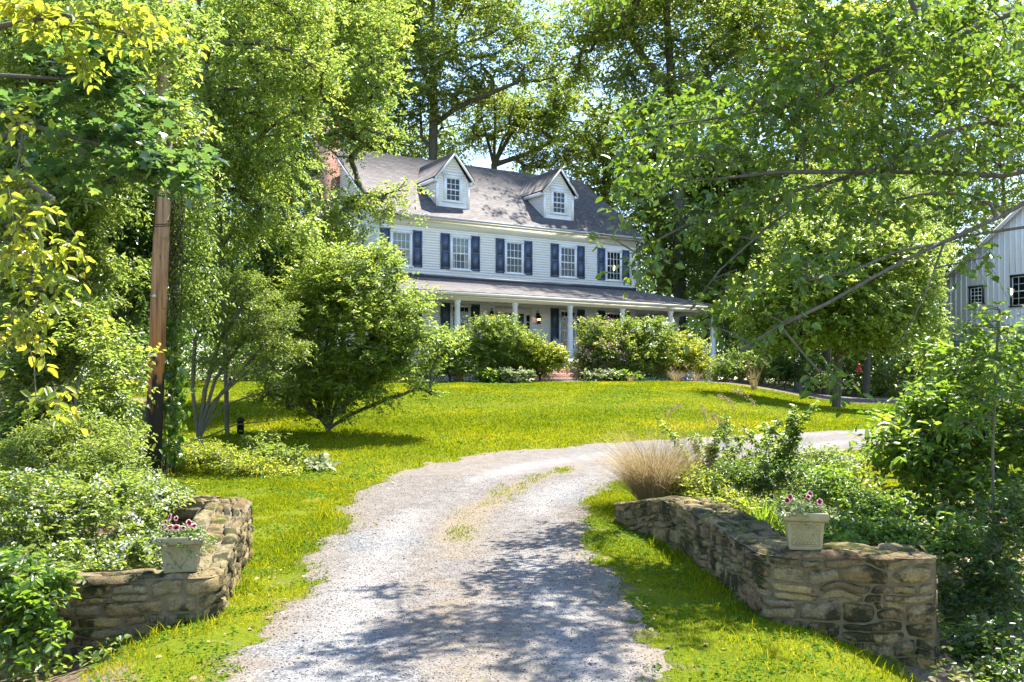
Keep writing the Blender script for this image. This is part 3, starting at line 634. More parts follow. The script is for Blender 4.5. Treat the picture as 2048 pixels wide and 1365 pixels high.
for k in range(5): z = .68-.19*k; a.box(5.35-.12*k*(k > 1), 7.95+.12*k*(k > 1), -2.84-.3*(k+1)+.0, -2.84-.3*k, -.2, z)
st = a.obj("steps", BRICK, house, HO); uvauto(st.data)
a = Acc()
for u in (-2.7, -.3, 2.4, 5.15, 8.15, 11, 13.9, 16.6): a.box(u-.2, u+.2, -2.8, -2.4, -.2, .6)
a.box(-2.9, 16.8, -.3, -.1, -.2, .859); o = a.obj("brick_piers", BRICK, house, HO); uvauto(o.data)
for u0, u1 in ((-2.5, -.5), (-.1, 2.2), (2.6, 4.95), (8.35, 10.8), (11.2, 13.7), (14.1, 16.4)):
    a = Acc()
    for k in np.arange(u0-.7, u1, .13):
        for sg in (1, -1):
            p = [(k, -.1), (k+.7, .6)] if sg > 0 else [(k, .6), (k+.7, -.1)]
            (xa, za_), (xb, zb_) = p; t0 = max(0, (u0-xa)/.7); t1 = min(1, (u1-xa)/.7)
            if t1 > t0+.05:
                qa = (xa+.7*t0, za_+(zb_-za_)*t0); qb = (xa+.7*t1, za_+(zb_-za_)*t1); y = -2.7 if sg > 0 else -2.685; w2 = .02
                a.add([(qa[0], y, qa[1]-w2), (qb[0], y, qb[1]-w2), (qb[0], y, qb[1]+w2), (qa[0], y, qa[1]+w2), (qa[0], y+.012, qa[1]-w2), (qb[0], y+.012, qb[1]-w2), (qb[0], y+.012, qb[1]+w2), (qa[0], y+.012, qa[1]+w2)], [[(0, 1, 2, 3), (7, 6, 5, 4), (0, 4, 5, 1), (2, 6, 7, 3)]])
    a.obj("lattice", WHITE, house, HO)
# porch chair (stands on the porch, so a thing of its own)
def hw(u, v, w): return np.array([-5.68+.8557*u-.5175*v, 38+.5175*u+.8557*v, w])
chair = empty("garden_chair", hw(8.35, -1.5, .93), "grey-white slatted fan-back armchair on the porch by the front steps", "chair", rz=A)
CH = simple("weathered_white_wood", (.5, .51, .5), .6)
a = Acc()
for k in range(7):
    x = (k-3)*.085; h = .98-.035*(k-3)**2; a.add([(x*.8-.036, .2, .33), (x*.8+.036, .2, .33), (x*1.2+.04, .42, h), (x*1.2-.04, .42, h), (x*.8-.036, .225, .33), (x*.8+.036, .225, .33), (x*1.2+.04, .445, h), (x*1.2-.04, .445, h)], [[(0, 1, 2, 3), (7, 6, 5, 4), (0, 4, 5, 1), (2, 6, 7, 3), (1, 5, 6, 2), (0, 3, 7, 4)]])
a.obj("backrest", CH, chair); a = Acc()
for k in range(6): a.box(-.27, .27, -.32+k*.095, -.24+k*.095, .36-.01*k, .38-.01*k)
a.obj("seat", CH, chair)
for sx in (-1, 1):
    Acc().box(sx*.34-.07, sx*.34+.07, -.4, .32, .55, .575).obj("armrest", CH, chair)
    for y in (-.32, .22): Acc().box(sx*.3-.03, sx*.3+.03, y-.035, y+.035, 0, .549).obj("leg", CH, chair)

# ---------------------------------------------------------------- barn
barn = empty("barn", (24.0, 50.0, -.85), "white board-and-batten barn with small dark-framed windows at the right edge", "barn", rz=math.radians(-58.83))
bz = .85; BW = 11.0; pk = BW/2; BR = .8; ev = 5.45+bz; top = lambda s: ev+BR*min(s, BW-s)
a = Acc(); bf = lambda s, o, z: (s, -o, z)
a.add([(0, 0, 0), (BW, 0, 0), (BW, 0, ev), (pk, 0, top(pk)), (0, 0, ev), (0, 14, 0), (BW, 14, 0), (BW, 14, ev), (pk, 14, top(pk)), (0, 14, ev)], [[(0, 1, 2, 3, 4), (9, 8, 7, 6, 5)], [(0, 4, 9, 5), (1, 6, 7, 2)]])
s = .1
while s < BW-.05:
    if not (1.40 < s < 2.4 or 3.66 < s < 5.0): xbox(a, bf, s-.022, s+.022, 0, .022, 2.95+bz-.85+.05, top(s)-.02)
    else:
        wz = (4.1, 5.05) if s < 3 else (3.82, 5.43); xbox(a, bf, s-.022, s+.022, 0, .022, 3.0, wz[0]+bz-.12); xbox(a, bf, s-.022, s+.022, 0, .022, wz[1]+bz+.12, top(s)-.02)
    s += .3
xbox(a, bf, 0, BW, 0, .05, 2.72, 2.95); xbox(a, bf, 0, BW, 0, .09, 2.951, 2.99)
for s in (1.6, 5, 8.5): xbox(a, bf, s-.08, s+.08, 0, .04, 0, 2.719)
a.obj("barn_wall", paintmat("barn_white_paint", (.89, .9, .93), .1, .6), barn)
o0 = np.zeros(3)
slab("barn_roof", [[(-.5, -.35, top(-.5)+.05), (pk, -.35, top(pk)+.05), (pk, 14.3, top(pk)+.05), (-.5, 14.3, top(-.5)+.05)], [(BW+.5, -.35, top(BW+.5)+.05), (BW+.5, 14.3, top(BW+.5)+.05), (pk+.003, 14.3, top(pk)+.05), (pk+.003, -.35, top(pk)+.05)]], .08, SHINGLE, barn, o0)
a = Acc()
for sg in (0, 1):
    f_ = lambda s: s if not sg else BW-s
    V = [(f_(s), y, top(s)+dz) for y in (-.36, -.31) for (s, dz) in ((-.5, -.28), (pk, -.28), (pk, .0), (-.5, .0))]; a.add(V, [[(0, 1, 2, 3), (7, 6, 5, 4), (0, 4, 5, 1), (2, 6, 7, 3), (3, 7, 4, 0)]])
a.obj("rake_boards", WHITE, barn)
for s, z0, z1, w, c in ((1.9, 4.1, 5.05, .86, 3), (4.33, 3.82, 5.43, 1.2, 3)): window(barn, bf, s, z0+bz, z1+bz, w, c, 2, trim=DARKTRIM, off=o0, cas=.11)

# ---------------------------------------------------------------- stone walls
def stonemat():
    m, t, b = newmat("fieldstone"); r = attr(t); c0 = coord(t)
    c = ramp(t, r, [(0, (.1463, .1058, .0559)), (.18, (.2828, .2070, .0968)), (.36, (.3022, .2484, .1415)), (.52, (.2047, .1380, .0708)), (.68, (.3705, .2668, .1192)), (.84, (.2438, .1978, .1192)), (1, (.2632, .1656, .0931))])
    t.nodes[-1].color_ramp.interpolation = 'LINEAR'
    n = noise(t, 9, 7, .7, coord(t, "Object", (1, 1, 2.2)), .6); c = mixc(t, .85, c, ramp(t, n, [(.25, (.45, .42, .4)), (.5, (1, 1, 1)), (.75, (1.5, 1.45, 1.35))]), 'MULTIPLY')
    n2 = noise(t, 3.3, 6, .7, c0, .3); c = mixc(t, ramp(t, n2, [(.48, (0, 0, 0)), (.57, (.9, .9, .9))]), c, (.028, .030, .014))
    n3 = noise(t, 5.1, 6, .65, coord(t, "Object", (1.3, 1, 1)), .2); c = mixc(t, ramp(t, n3, [(.60, (0, 0, 0)), (.68, (.75, .75, .75))]), c, (.22, .20, .025))
    n4 = noise(t, 55, 4, .7, c0); c = mixc(t, .6, c, ramp(t, n4, [(.35, (.6, .6, .6)), (.7, (1.35, 1.35, 1.3))]), 'MULTIPLY')
    g = nd(t, "ShaderNodeNewGeometry"); sx = nd(t, "ShaderNodeSeparateXYZ"); t.links.new(g.outputs["Normal"], sx.inputs[0])
    n5 = noise(t, 4.2, 6, .75, c0); mu = nd(t, "ShaderNodeMath", operation='MULTIPLY'); t.links.new(ramp(t, sx.outputs[2], [(.5, (0, 0, 0)), (.85, (1, 1, 1))]), mu.inputs[0]); t.links.new(ramp(t, n5, [(.5, (0, 0, 0)), (.58, (1, 1, 1))]), mu.inputs[1])
    c = mixc(t, mu.outputs[0], c, ramp(t, n4, [(.3, (.03, .04, .01)), (.7, (.11, .12, .02))]))
    t.links.new(c, b.inputs["Base Color"]); b.inputs["Roughness"].default_value = .92; b.inputs["Specular IOR Level"].default_value = .2
    ad = nd(t, "ShaderNodeMath", operation='ADD'); t.links.new(n, ad.inputs[0]); t.links.new(n4, ad.inputs[1]); bump(t, b, ad.outputs[0], 1.0, .02); return m
STONE = stonemat()
MORTAR = simple("lime_mortar", (.165, .135, .08), .95, .3, 14, 1.0)
def stones(a, mo, L, T, surf, hrow=(.055, .15), wst=(.10, .38), gap=.0065, bul=.025, seed=0):
    rg = np.random.default_rng(seed); t = 0; NA, NB = 11, 8
    aa = np.sign(np.linspace(-1, 1, NA))*np.abs(np.linspace(-1, 1, NA))**.75; bb = np.sign(np.linspace(-1, 1, NB))*np.abs(np.linspace(-1, 1, NB))**.75
    Aa, Bb = np.meshgrid(aa, bb)
    while t < T-.02:
        h = rg.uniform(*hrow); h = min(h, T-t) if T-t-h > .05 else T-t; s = rg.uniform(-.2, 0)
        while s < L:
            w = rg.uniform(*wst)*(.7+h/hrow[1]*.6); s0, s1 = max(0, s), min(L, s+w); s += w
            if s1-s0 < .05: continue
            subs = [(t, t+h)]
            if h > .11 and rg.random() < .35: m_ = t+h*rg.uniform(.4, .6); subs = [(t, m_), (m_, t+h)]
            for (q0, q1) in subs:
                g_ = gap*rg.uniform(.5, 1.3); hw_, hh = (s1-s0)/2-g_, (q1-q0)/2-g_*.8
                if hh < .015: continue
                rr = rg.uniform(.1, .9); ex = Aa*(1-rr*.28*np.abs(Bb)**5*np.abs(Aa)**3); ey = Bb*(1-rr*.45*np.abs(Aa)**5*np.abs(Bb)**2)
                ss = (s0+s1)/2+ex*hw_; tt = (q0+q1)/2+ey*hh
                j = .03; ss = ss+(vnoise(ss*9, tt*9, seed+1)-.5)*j*1.6+(vnoise(ss*40, tt*40, seed+6)-.5)*.012; tt = tt+(vnoise(ss*6+5, tt*6, seed+2)-.5)*j*2.2+(vnoise(ss*40, tt*40, seed+8)-.5)*.010+.016*np.sin(ss*3.1+seed)
                ed = np.maximum(np.abs(Aa), np.abs(Bb)); o = bul*rg.uniform(.6, 1.5)*(1-ed**4)**.5-.012*(ed > .99)
                o = o+(fbm(ss*14, tt*22, seed+4)-.5)*.022*(1-ed**6)+(vnoise(ss*5, tt*5, seed+9+int(s0*50))-.5)*.02*(1-ed**4)
                V = surf(ss.ravel(), tt.ravel(), o.ravel()); ix = np.arange(NA*NB).reshape(NB, NA)
                a.add(V, [np.stack([ix[:-1, :-1], ix[:-1, 1:], ix[1:, 1:], ix[1:, :-1]], -1).reshape(-1, 4)], rg.random())
        t += h
    ns, nt_ = int(L/.05)+2, max(3, int(T/.04)); SS, TT = np.meshgrid(np.linspace(0, L, ns), np.linspace(0, T, nt_))
    o = (fbm(SS*12, TT*12, seed+3)-.5)*.012-.004; V = surf(SS.ravel(), TT.ravel(), o.ravel()); ix = np.arange(ns*nt_).reshape(nt_, ns)
    mo.add(V, [np.stack([ix[:-1, :-1], ix[:-1, 1:], ix[1:, 1:], ix[1:, :-1]], -1).reshape(-1, 4)])
def stone_wall(label, path, thick, seed, origin):
    """path rows: x, y, top z, foot z; the seen face is on the right of the walking direction"""
    pts = np.array(path, float); k = 2
    for _ in range(k):                        # soften the corners
        n = [pts[0]]
        for p, q in zip(pts[:-1], pts[1:]): n += [p*.8+q*.2, p*.2+q*.8]
        n.append(pts[-1]); pts = np.array(n)
    seg = np.linalg.norm(np.diff(pts[:, :2], axis=0), axis=1); cs = np.concatenate([[0], np.cumsum(seg)]); L = cs[-1]
    tg = norm(np.gradient(pts[:, :2], cs, axis=0)); nrm = np.stack([tg[:, 1], -tg[:, 0]], 1)
    f = lambda s, c: np.interp(s, cs, c)
    N = lambda s: norm(np.stack([f(s, nrm[:, 0]), f(s, nrm[:, 1])], 1))
    Tm = float(np.max(pts[:, 2]-pts[:, 3]))
    def face(s, t, o):
        n = N(s); zt, zb = f(s, pts[:, 2]), f(s, pts[:, 3]); z = zt-(Tm-t)*(1)
        return np.stack([f(s, pts[:, 0])+n[:, 0]*o, f(s, pts[:, 1])+n[:, 1]*o, z], 1)
    def topf(s, t, o):
        n = N(s); z = f(s, pts[:, 2])+o+(fbm(s*2, t*3, seed)-.5)*.03; return np.stack([f(s, pts[:, 0])-n[:, 0]*t+n[:, 0]*.02, f(s, pts[:, 1])-n[:, 1]*t+n[:, 1]*.02, z], 1)
    def inner(s, t, o):
        n = N(s); z = f(s, pts[:, 2])-(Tm-t); return np.stack([f(s, pts[:, 0])-n[:, 0]*(thick+o), f(s, pts[:, 1])-n[:, 1]*(thick+o), z], 1)
    root = empty("stone_wall", origin, label, "wall", "low stone walls flanking the driveway"); a = Acc(); mo = Acc()
    stones(a, mo, L, Tm, face, seed=seed); stones(a, mo, L, thick, topf, (.12, .22), (.25, .6), .008, .02, seed=seed+20); stones(a, mo, L, Tm, inner, seed=seed+40)
    for e, sg in ((0, -1), (L, 1)):
        def endf(s, t, o, e=e, sg=sg):
            n = N(np.full(len(s), e)); tt = np.stack([-n[:, 1], n[:, 0]], 1)*sg; z = f(np.full(len(s), e), pts[:, 2])-(Tm-t)
            return np.stack([f(e, pts[:, 0])-n[:, 0]*s+tt[:, 0]*o, f(e, pts[:, 1])-n[:, 1]*s+tt[:, 1]*o, z], 1)
        stones(a, mo, thick, Tm, endf, seed=seed+60)
    a.obj("stones", STONE, root, origin, True); mo.obj("mortar", MORTAR, root, origin, True); return root
stone_wall("rough stone wall with mossy top, right of the driveway, planter on its corner",
  [(1.19, 10.35, -1.43, -1.8), (1.32, 9.8, -1.33, -1.8), (1.5, 9.2, -1.22, -1.8), (1.62, 8.3, -1.16, -1.8), (1.69, 7.35, -1.19, -1.8), (1.70, 6.7, -1.2, -1.9), (1.73, 6.16, -1.2, -2.0), (2.2, 6.12, -1.19, -2.1), (2.86, 6.06, -1.2, -2.25)], .40, 3, np.array([1.9, 6.3, -1.8]))
stone_wall("low tan stone wall left of the driveway, overgrown by white roses",
  [(-3.35, 6.2, -1.41, -2.1), (-2.6, 6.2, -1.385, -2.1), (-2.03, 6.2, -1.36, -2.0), (-2.13, 6.7, -1.34, -1.95), (-2.25, 7.3, -1.27, -1.9), (-2.42, 8.1, -1.2, -1.85), (-2.50, 8.7, -1.15, -1.85), (-3.4, 8.85, -1.16, -1.9)], .40, 9, np.array([-2.3, 6.4, -1.8]))

# ---------------------------------------------------------------- planters
def pottery(pits):
    m, t, b = newmat("weathered_concrete" if pits else "cream_concrete"); c0 = coord(t); n = noise(t, 7, 5, .6, c0)
    c = ramp(t, n, [(.3, (.21, .19, .10) if pits else (.28, .235, .125)), (.7, (.30, .275, .155) if pits else (.375, .32, .18))])
    n2 = noise(t, 42 if pits else 20, 5, .7, c0); c = mixc(t, ramp(t, n2, [(.56, (0, 0, 0)), (.62, (.85, .85, .85))] if pits else [(.66, (0, 0, 0)), (.75, (.5, .5, .5))]), c, (.07, .07, .045))
    t.links.new(c, b.inputs["Base Color"]); b.inputs["Roughness"].default_value = .9; bump(t, b, n2, .5, .01); return m
def planter(loc, label, rz, lattice, pits):
    root = empty("planter", loc, label, "planter", "square concrete planters on the stone walls", rz); M_ = pottery(pits); a = Acc()
    def sq(h, z): return [(-h, -h, z), (h, -h, z), (h, h, z), (-h, h, z)]
    prof = [(.110, 0), (.113, .012), (.113, .02), (.128, .165), (.131, .17), (.152, .178), (.156, .19), (.156, .215), (.150, .227), (.138, .228), (.132, .222), (.125, .19), (.0, .188)]
    V = sum([sq(h, z) for h, z in prof], []); f = [(4*k+i, 4*k+(i+1) % 4, 4*k+4+(i+1) % 4, 4*k+4+i) for k in range(len(prof)-1) for i in range(4)]+[(3, 2, 1, 0)]
    a.add(V, [f]); o = a.obj("pot", M_, root); bv = o.modifiers.new("b", 'BEVEL'); bv.width = .004; bv.segments = 2; bv.limit_method = 'ANGLE'
    a = Acc()
    for k in range(4):
        an = k*math.pi/2; Rm = np.array([[math.cos(an), -math.sin(an), 0], [math.sin(an), math.cos(an), 0], [0, 0, 1]])
        def pt(x, z): z = np.clip(z, .03, .155); return np.array([x, -(.113+(z-.02)*.1034), z])
        n = 9 if lattice else 0
        for i in range(-n, n+1):
            for sg in (1, -1):
                x0, z0, x1, z1 = i*.026, .03, i*.026+sg*.1, .155; lim = .088
                ts = [t for t in np.linspace(0, 1, 21) if abs(x0+(x1-x0)*t) <= lim]
                if len(ts) > 2:
                    pa, pb = pt(x0+(x1-x0)*ts[0], z0+(z1-z0)*ts[0]), pt(x0+(x1-x0)*ts[-1], z0+(z1-z0)*ts[-1]); a.tube([Rm@pa, Rm@pb], .0042, 4)
        fr = [(-.095, .026), (.095, .026), (.1, .158), (-.1, .158)]
        for (x0, z0), (x1, z1) in zip(fr, fr[1:]+fr[:1]): a.tube([Rm@pt(x0, z0), Rm@pt(x1, z1)], .0045 if lattice else .0012, 4)
    a.obj("relief_pattern", M_, root)
    Acc().box(-.124, .124, -.124, .124, .189, .205).obj("soil", simple("potting_soil", (.03, .022, .015), .95, .3, 40, .8), root)
    return root
pr = np.array([2.045, 6.30, -1.175]); planter(pr, "square cream planter with crisp lattice relief on the right stone wall", R(-13), True, False).scale = (.96, .96, 1.16)
pl = np.array([-2.34, 6.38, -1.345]); planter(pl, "weathered square planter with pitted sides on the left stone wall", R(15), False, True).scale = (.98, .98, 1.12)
PM, t, b = newmat("petunia_petal"); c = ramp(t, attr(t), [(0, (.16, .005, .02)), (.5, (.45, .012, .05)), (.66, (.62, .12, .16)), (.8, (.8, .62, .58)), (1, (.8, .5, .38))]); t.links.new(c, b.inputs["Base Color"]); b.inputs["Roughness"].default_value = .6
def petunias(c, label, fl, seed):
    rg = np.random.default_rng(seed); root = empty("petunia_plant", c, label, "flower", "petunias in the planters"); n = 130
    p0 = c+np.stack([rg.uniform(-.12, .12, n), rg.uniform(-.11, .11, n), np.zeros(n)], 1); dr = (p0-c)*5+rg.normal(0, .5, (n, 3))+[0, 0, .8]
    V, fs, r = twigs(p0[:80], dr[:80], .09, 7, .026, .55, 'oval', .3, .6); link("foliage", np_mesh("foliage", V-c, fs, r), LM['lush'], root)
    V, fs, r = twigs(np.repeat(p0[80:], 2, 0), np.repeat(dr[80:], 2, 0)+rg.normal(0, .5, (100, 3)), .14, 8, .028, .6, 'oval', .4, .6); link("cream_leaves", np_mesh("cream_leaves", V-c, fs, r), LM['silver'], root)
    a = Acc()
    for (x, y, z, az, tilt) in fl:
        o = c+np.array([x, y, z]); dv = np.array([math.sin(az)*math.cos(tilt), -math.cos(az)*math.cos(tilt), math.sin(tilt)]); e1 = norm(np.cross(dv, [0, 0, 1.])); e2 = np.cross(e1, dv)
        V = []; rr = []; fs_ = rg.uniform(.5, .95); vo_ = rg.uniform(.7, 1.25); p1, p2 = rg.uniform(0, 6, 2)
        for rad, back_, v in ((.003, -.03, 0.), (.009, -.01, .2), (.017, .0, .55*vo_), (.030, -.004+rg.uniform(-.006, .004), 1.)):
            for k in range(20): an = k/20*2*np.pi; q = fs_*rad*(1-.16*(rad > .02)*abs(math.cos(2.5*an+p1))**3+.12*math.sin(an*2+p2)+.05*math.sin(7*an+p1)*(rad > .02)); V.append(o+dv*(back_+.002*math.sin(5*an))+q*(math.cos(an)*e1+math.sin(an)*e2)); rr.append(v)
        f = [(k*20+i, k*20+(i+1) % 20, k*20+20+(i+1) % 20, k*20+20+i) for k in range(3) for i in range(20)]; a.add(V, [f], rr)
        a.tube([o-dv*.028, o-dv*.05-[0, 0, .03], c+np.array([x*.6, y*.6, 0])], .0022, 4, r=.2)
    a.obj("blossoms", PM, root, c)
petunias(pr+[0, 0, .235], "sparse petunias with two pale blooms in the lattice planter", [(.075, -.1, .10, .2, .35), (.01, -.06, .13, -.3, .5), (.05, .02, .14, .4, .4), (-.13, -.03, .10, -.9, .2), (-.1, .0, .12, -1.1, .3)], 4)
petunias(pl+[0, 0, .228], "crimson-throated petunias and cream foliage in the pitted planter", [(-.09, -.07, .12, -.3, .3), (-.05, -.09, .085, -.2, .4), (-.005, -.1, .085, .1, .4), (.045, -.1, .085, .1, .3), (-.075, -.04, .15, -.7, .3), (-.03, -.03, .14, .3, .3), (.07, -.05, .11, .6, .3), (-.11, -.07, .075, -1, .1), (-.07, -.1, .06, -.4, .1), (.1, -.04, .09, .7, .3)], 5)

# ---------------------------------------------------------------- utility pole and small garden things
def polemat():
    m, t, b = newmat("weathered_pole"); v = coord(t, "Object", (1, 1, .06)); n = noise(t, 22, 6, .65, v); c0 = coord(t); z = nd(t, "ShaderNodeSeparateXYZ"); t.links.new(c0, z.inputs[0])
    hi = ramp(t, n, [(.3, (.2, .12, .07)), (.55, (.42, .29, .19)), (.8, (.5, .4, .3))]); lo = ramp(t, n, [(.3, (.09, .035, .01)), (.5, (.36, .14, .03)), (.8, (.5, .24, .07))])
    f = ramp(t, z.outputs[2], [(0, (0, 0, 0)), (1, (1, 1, 1))]); mr = nd(t, "ShaderNodeMapRange"); mr.inputs[1].default_value = 2.0; mr.inputs[2].default_value = 4.4; t.links.new(z.outputs[2], mr.inputs[0])
    c = mixc(t, mr.outputs[0], lo, hi)
    n2 = noise(t, 7, 4, .6, coord(t, "Object", (1, 1, .25))); mr2 = nd(t, "ShaderNodeMapRange"); mr2.inputs[1].default_value = 0.3; mr2.inputs[2].default_value = 2.0; mr2.inputs[3].default_value = .5; mr2.inputs[4].default_value = .0; t.links.new(z.outputs[2], mr2.inputs[0])
    ad = nd(t, "ShaderNodeMath", operation='ADD'); t.links.new(n2, ad.inputs[0]); t.links.new(mr2.outputs[0], ad.inputs[1])
    c = mixc(t, ramp(t, ad.outputs[0], [(.62, (0, 0, 0)), (.7, (1, 1, 1))]), c, (.018, .014, .012)); t.links.new(c, b.inputs["Base Color"]); b.inputs["Roughness"].default_value = .75; bump(t, b, n, .7, .02); return m
pb = G(303, 14.0); ptop = P(342, -330, 14.0)
pole = empty("utility_pole", pb, "tall leaning wooden utility pole with scorched orange-brown lower half", "pole")
pp = np.array([pb-[0, 0, .4], pb+(ptop-pb)*.25+[.03, 0, 0], pb+(ptop-pb)*.5+[.05, 0, 0], pb+(ptop-pb)*.75, ptop]); Acc().tube(pp, [.124, .122, .118, .112, .108], 20).obj("post", polemat(), pole, pb, True)
def on_pole(py):
    z = -(py-760)/F*14; c = np.array([np.interp(z, pp[:, 2], pp[:, 0]), pb[1], z]); return c, float(np.interp(z, pp[:, 2], [.124, .122, .118, .112, .108]))
c, r0 = on_pole(711); a = Acc()
an = np.linspace(-1.05, .35, 9); V = []
for z in (-.024, .024): V += [c+np.array([math.sin(q)*(r0+.006), -math.cos(q)*(r0+.006), z-.01*q]) for q in an]
a.add(V, [[(i, i+1, 10+i, 9+i) for i in range(8)]]); tagm, t, b = newmat("pale_metal_tag"); b.inputs["Base Color"].default_value = (.55, .62, .5, 1); b.inputs["Roughness"].default_value = .5
a.obj("number_tag", tagm, pole, pb)
for ch_, q in (("D", -.40), ("1", -.12)):
    tc = bpy.data.curves.new("tag_letter", 'FONT'); tc.body = ch_; tc.size = .05; tc.extrude = .001; tc.align_x = 'CENTER'
    o = bpy.data.objects.new("tag_letter", tc); S.collection.objects.link(o); bpy.context.view_layer.update(); me = bpy.data.meshes.new_from_object(o); bpy.data.objects.remove(o)
    o = link("tag_letter", me, BLACK, pole); o.location = tuple(c+np.array([math.sin(q)*(r0+.010), -math.cos(q)*(r0+.010), -.018])-pb); o.rotation_euler = (R(90), 0, q)
a = Acc()
for py in (352, 448, 452, 830):
    c, r0 = on_pole(py); V = [c+np.array([math.cos(k/16*6.283)*(r0+.004), math.sin(k/16*6.283)*(r0+.004), .03*math.sin(k/16*6.283)]) for k in range(17)]; a.tube(V, .006, 5)
c1, r1 = on_pole(360); c2, r2 = on_pole(470); a.tube([c1+[.1, -r1-.01, 0], c1+[.02, -r1-.015, -.1], c1+[-.06, -r1-.01, -.2], c2+[-.08, -r2, 0]], .007, 5); a.obj("wire_band", BLACK, pole, pb)
c, r0 = on_pole(594); Acc().lathe(c+[-.02, -r0-.02, 0], [(.01, -.03), (.03, -.02), (.035, .0), (.02, .02), (.005, .03)], 10).obj("insulator", simple("grey_ceramic", (.45, .45, .43), .4), pole, pb, True)
c = G(481, 18.6); o = empty("path_light", c, "short black garden bollard standing in the shade behind the pole", "bollard")
Acc().lathe(c, [(.075, -.05), (.07, .28), (.085, .29), (.085, .32), (.05, .36), (.01, .37)], 14).obj("post", BLACK, o, c, True)
c = G(1596, 41); o = empty("tree_stump", c, "short grey sawn stump at the edge of the right-hand trees", "stump")
Acc().lathe(c, [(.27, -.1), (.21, .1), (.19, .45), (.17, .47)], 12).obj("wood", BARK, o, c, True)
c = P(1718, 737, 34); o = empty("hanging_feeder", c, "small red bird feeder hanging below the maple branches", "bird feeder"); RED = simple("red_plastic", (.45, .01, .03), .3)
Acc().lathe(c, [(.02, -.12), (.09, -.1), (.1, -.03), (.05, -.01), (.05, .1), (.08, .12), (.01, .18)], 12).obj("bottle", RED, o, c, True)
Acc().tube([c+[0, 0, .17], c+[0, 0, 1.6]], .006, 4).obj("hanger", BLACK, o, c)

# ---------------------------------------------------------------- tall trees behind the house
def up(px, d, pys, wander=0):      # trunk polyline: foot on the ground, then points (px, py) at distance d
    return [G(px, d)-[0, 0, .3]]+[P(a, b, d) for a, b in pys]
plant("oak_tree", "tall oak with a forked trunk and long arching limb behind the left dormer", "tree", G(868, 56), up(868, 56, [(867, 500), (866, 300), (868, 200), (862, 100), (868, -60)]),
      [(820, 40, 56, 90, 80, 4), (900, 110, 54, 90, 60, 3), (1010, 60, 56, 100, 60, 4), (850, 180, 55, 90, 50, 3), (780, 120, 57, 70, 90, 3), (930, -30, 57, 160, 60, 5), (1060, 150, 56, 70, 50, 3), (960, 175, 56, 60, 30, 3), (800, 250, 57, 60, 35, 3)],
      42000, .25, 'oak', r0=.28, clumps=150, crad=.36, step=1.4, bark=BARK, sides=8, group="tall trees behind the house",
      limbs=[[P(868, 250, 56), P(915, 215, 55), P(985, 185, 54.5), P(1035, 165, 54), P(1045, 140, 54), P(1085, 105, 54)], [P(864, 150, 56), P(905, 95, 56), P(915, 40, 56), P(950, -20, 56)], [P(866, 290, 56), P(843, 275, 56), P(842, 250, 56)], [P(866, 200, 56), P(845, 120, 56.5), P(830, 60, 57), P(815, -10, 57)]], rb=.6)
plant("walnut_tree", "open many-stemmed tree with sky between its limbs, between the two dormers", "tree", G(990, 61), up(990, 61, [(990, 420), (988, 330)]),
      [(1000, 230, 61, 90, 60, 3), (1090, 240, 61, 60, 60, 3), (1130, 180, 60, 60, 60, 3), (950, 270, 61, 40, 40, 2.5), (1080, 320, 61, 80, 30, 3), (1160, 280, 61, 60, 40, 3)], 20000, .24, 'oak', r0=.2, clumps=100, crad=.33, step=1.4, sides=7, group="tall trees behind the house",
      limbs=[[P(988, 330, 61), P(975, 280, 61), P(955, 205, 61)], [P(988, 330, 61), P(990, 250, 61), P(987, 180, 61)], [P(988, 330, 61), P(1020, 270, 61), P(1070, 195, 61)], [P(989, 330, 61), P(1050, 310, 61), P(1110, 280, 61), P(1150, 255, 61)], [P(988, 330, 61), P(1005, 280, 61), P(1040, 230, 61)]], rb=.6)
plant("oak_tree", "massive straight-trunked oak rising just right of the house", "tree", G(1362, 52), up(1362, 52, [(1360, 600), (1358, 420), (1352, 250), (1340, 130), (1330, -20), (1320, -120)]),
      [(1290, 50, 52, 90, 70, 4), (1400, 110, 52, 100, 60, 4), (1330, 190, 51, 110, 50, 3.5), (1200, 70, 54, 100, 60, 4), (1480, 50, 53, 90, 70, 4), (1350, -30, 52, 200, 60, 5), (1260, 150, 52, 60, 50, 3), (1420, 200, 52, 60, 40, 3), (1160, 130, 54, 50, 40, 3)],
      44000, .25, 'oak', r0=.34, clumps=170, crad=.36, step=1.4, sides=8, group="tall trees behind the house", limbs=[[P(1348, 210, 52), P(1400, 170, 52), P(1470, 100, 52), P(1530, 40, 52)], [P(1345, 180, 52), P(1290, 120, 52), P(1250, 60, 53)], [P(1350, 230, 52), P(1440, 190, 52), P(1455, 150, 52)]], rb=.6)
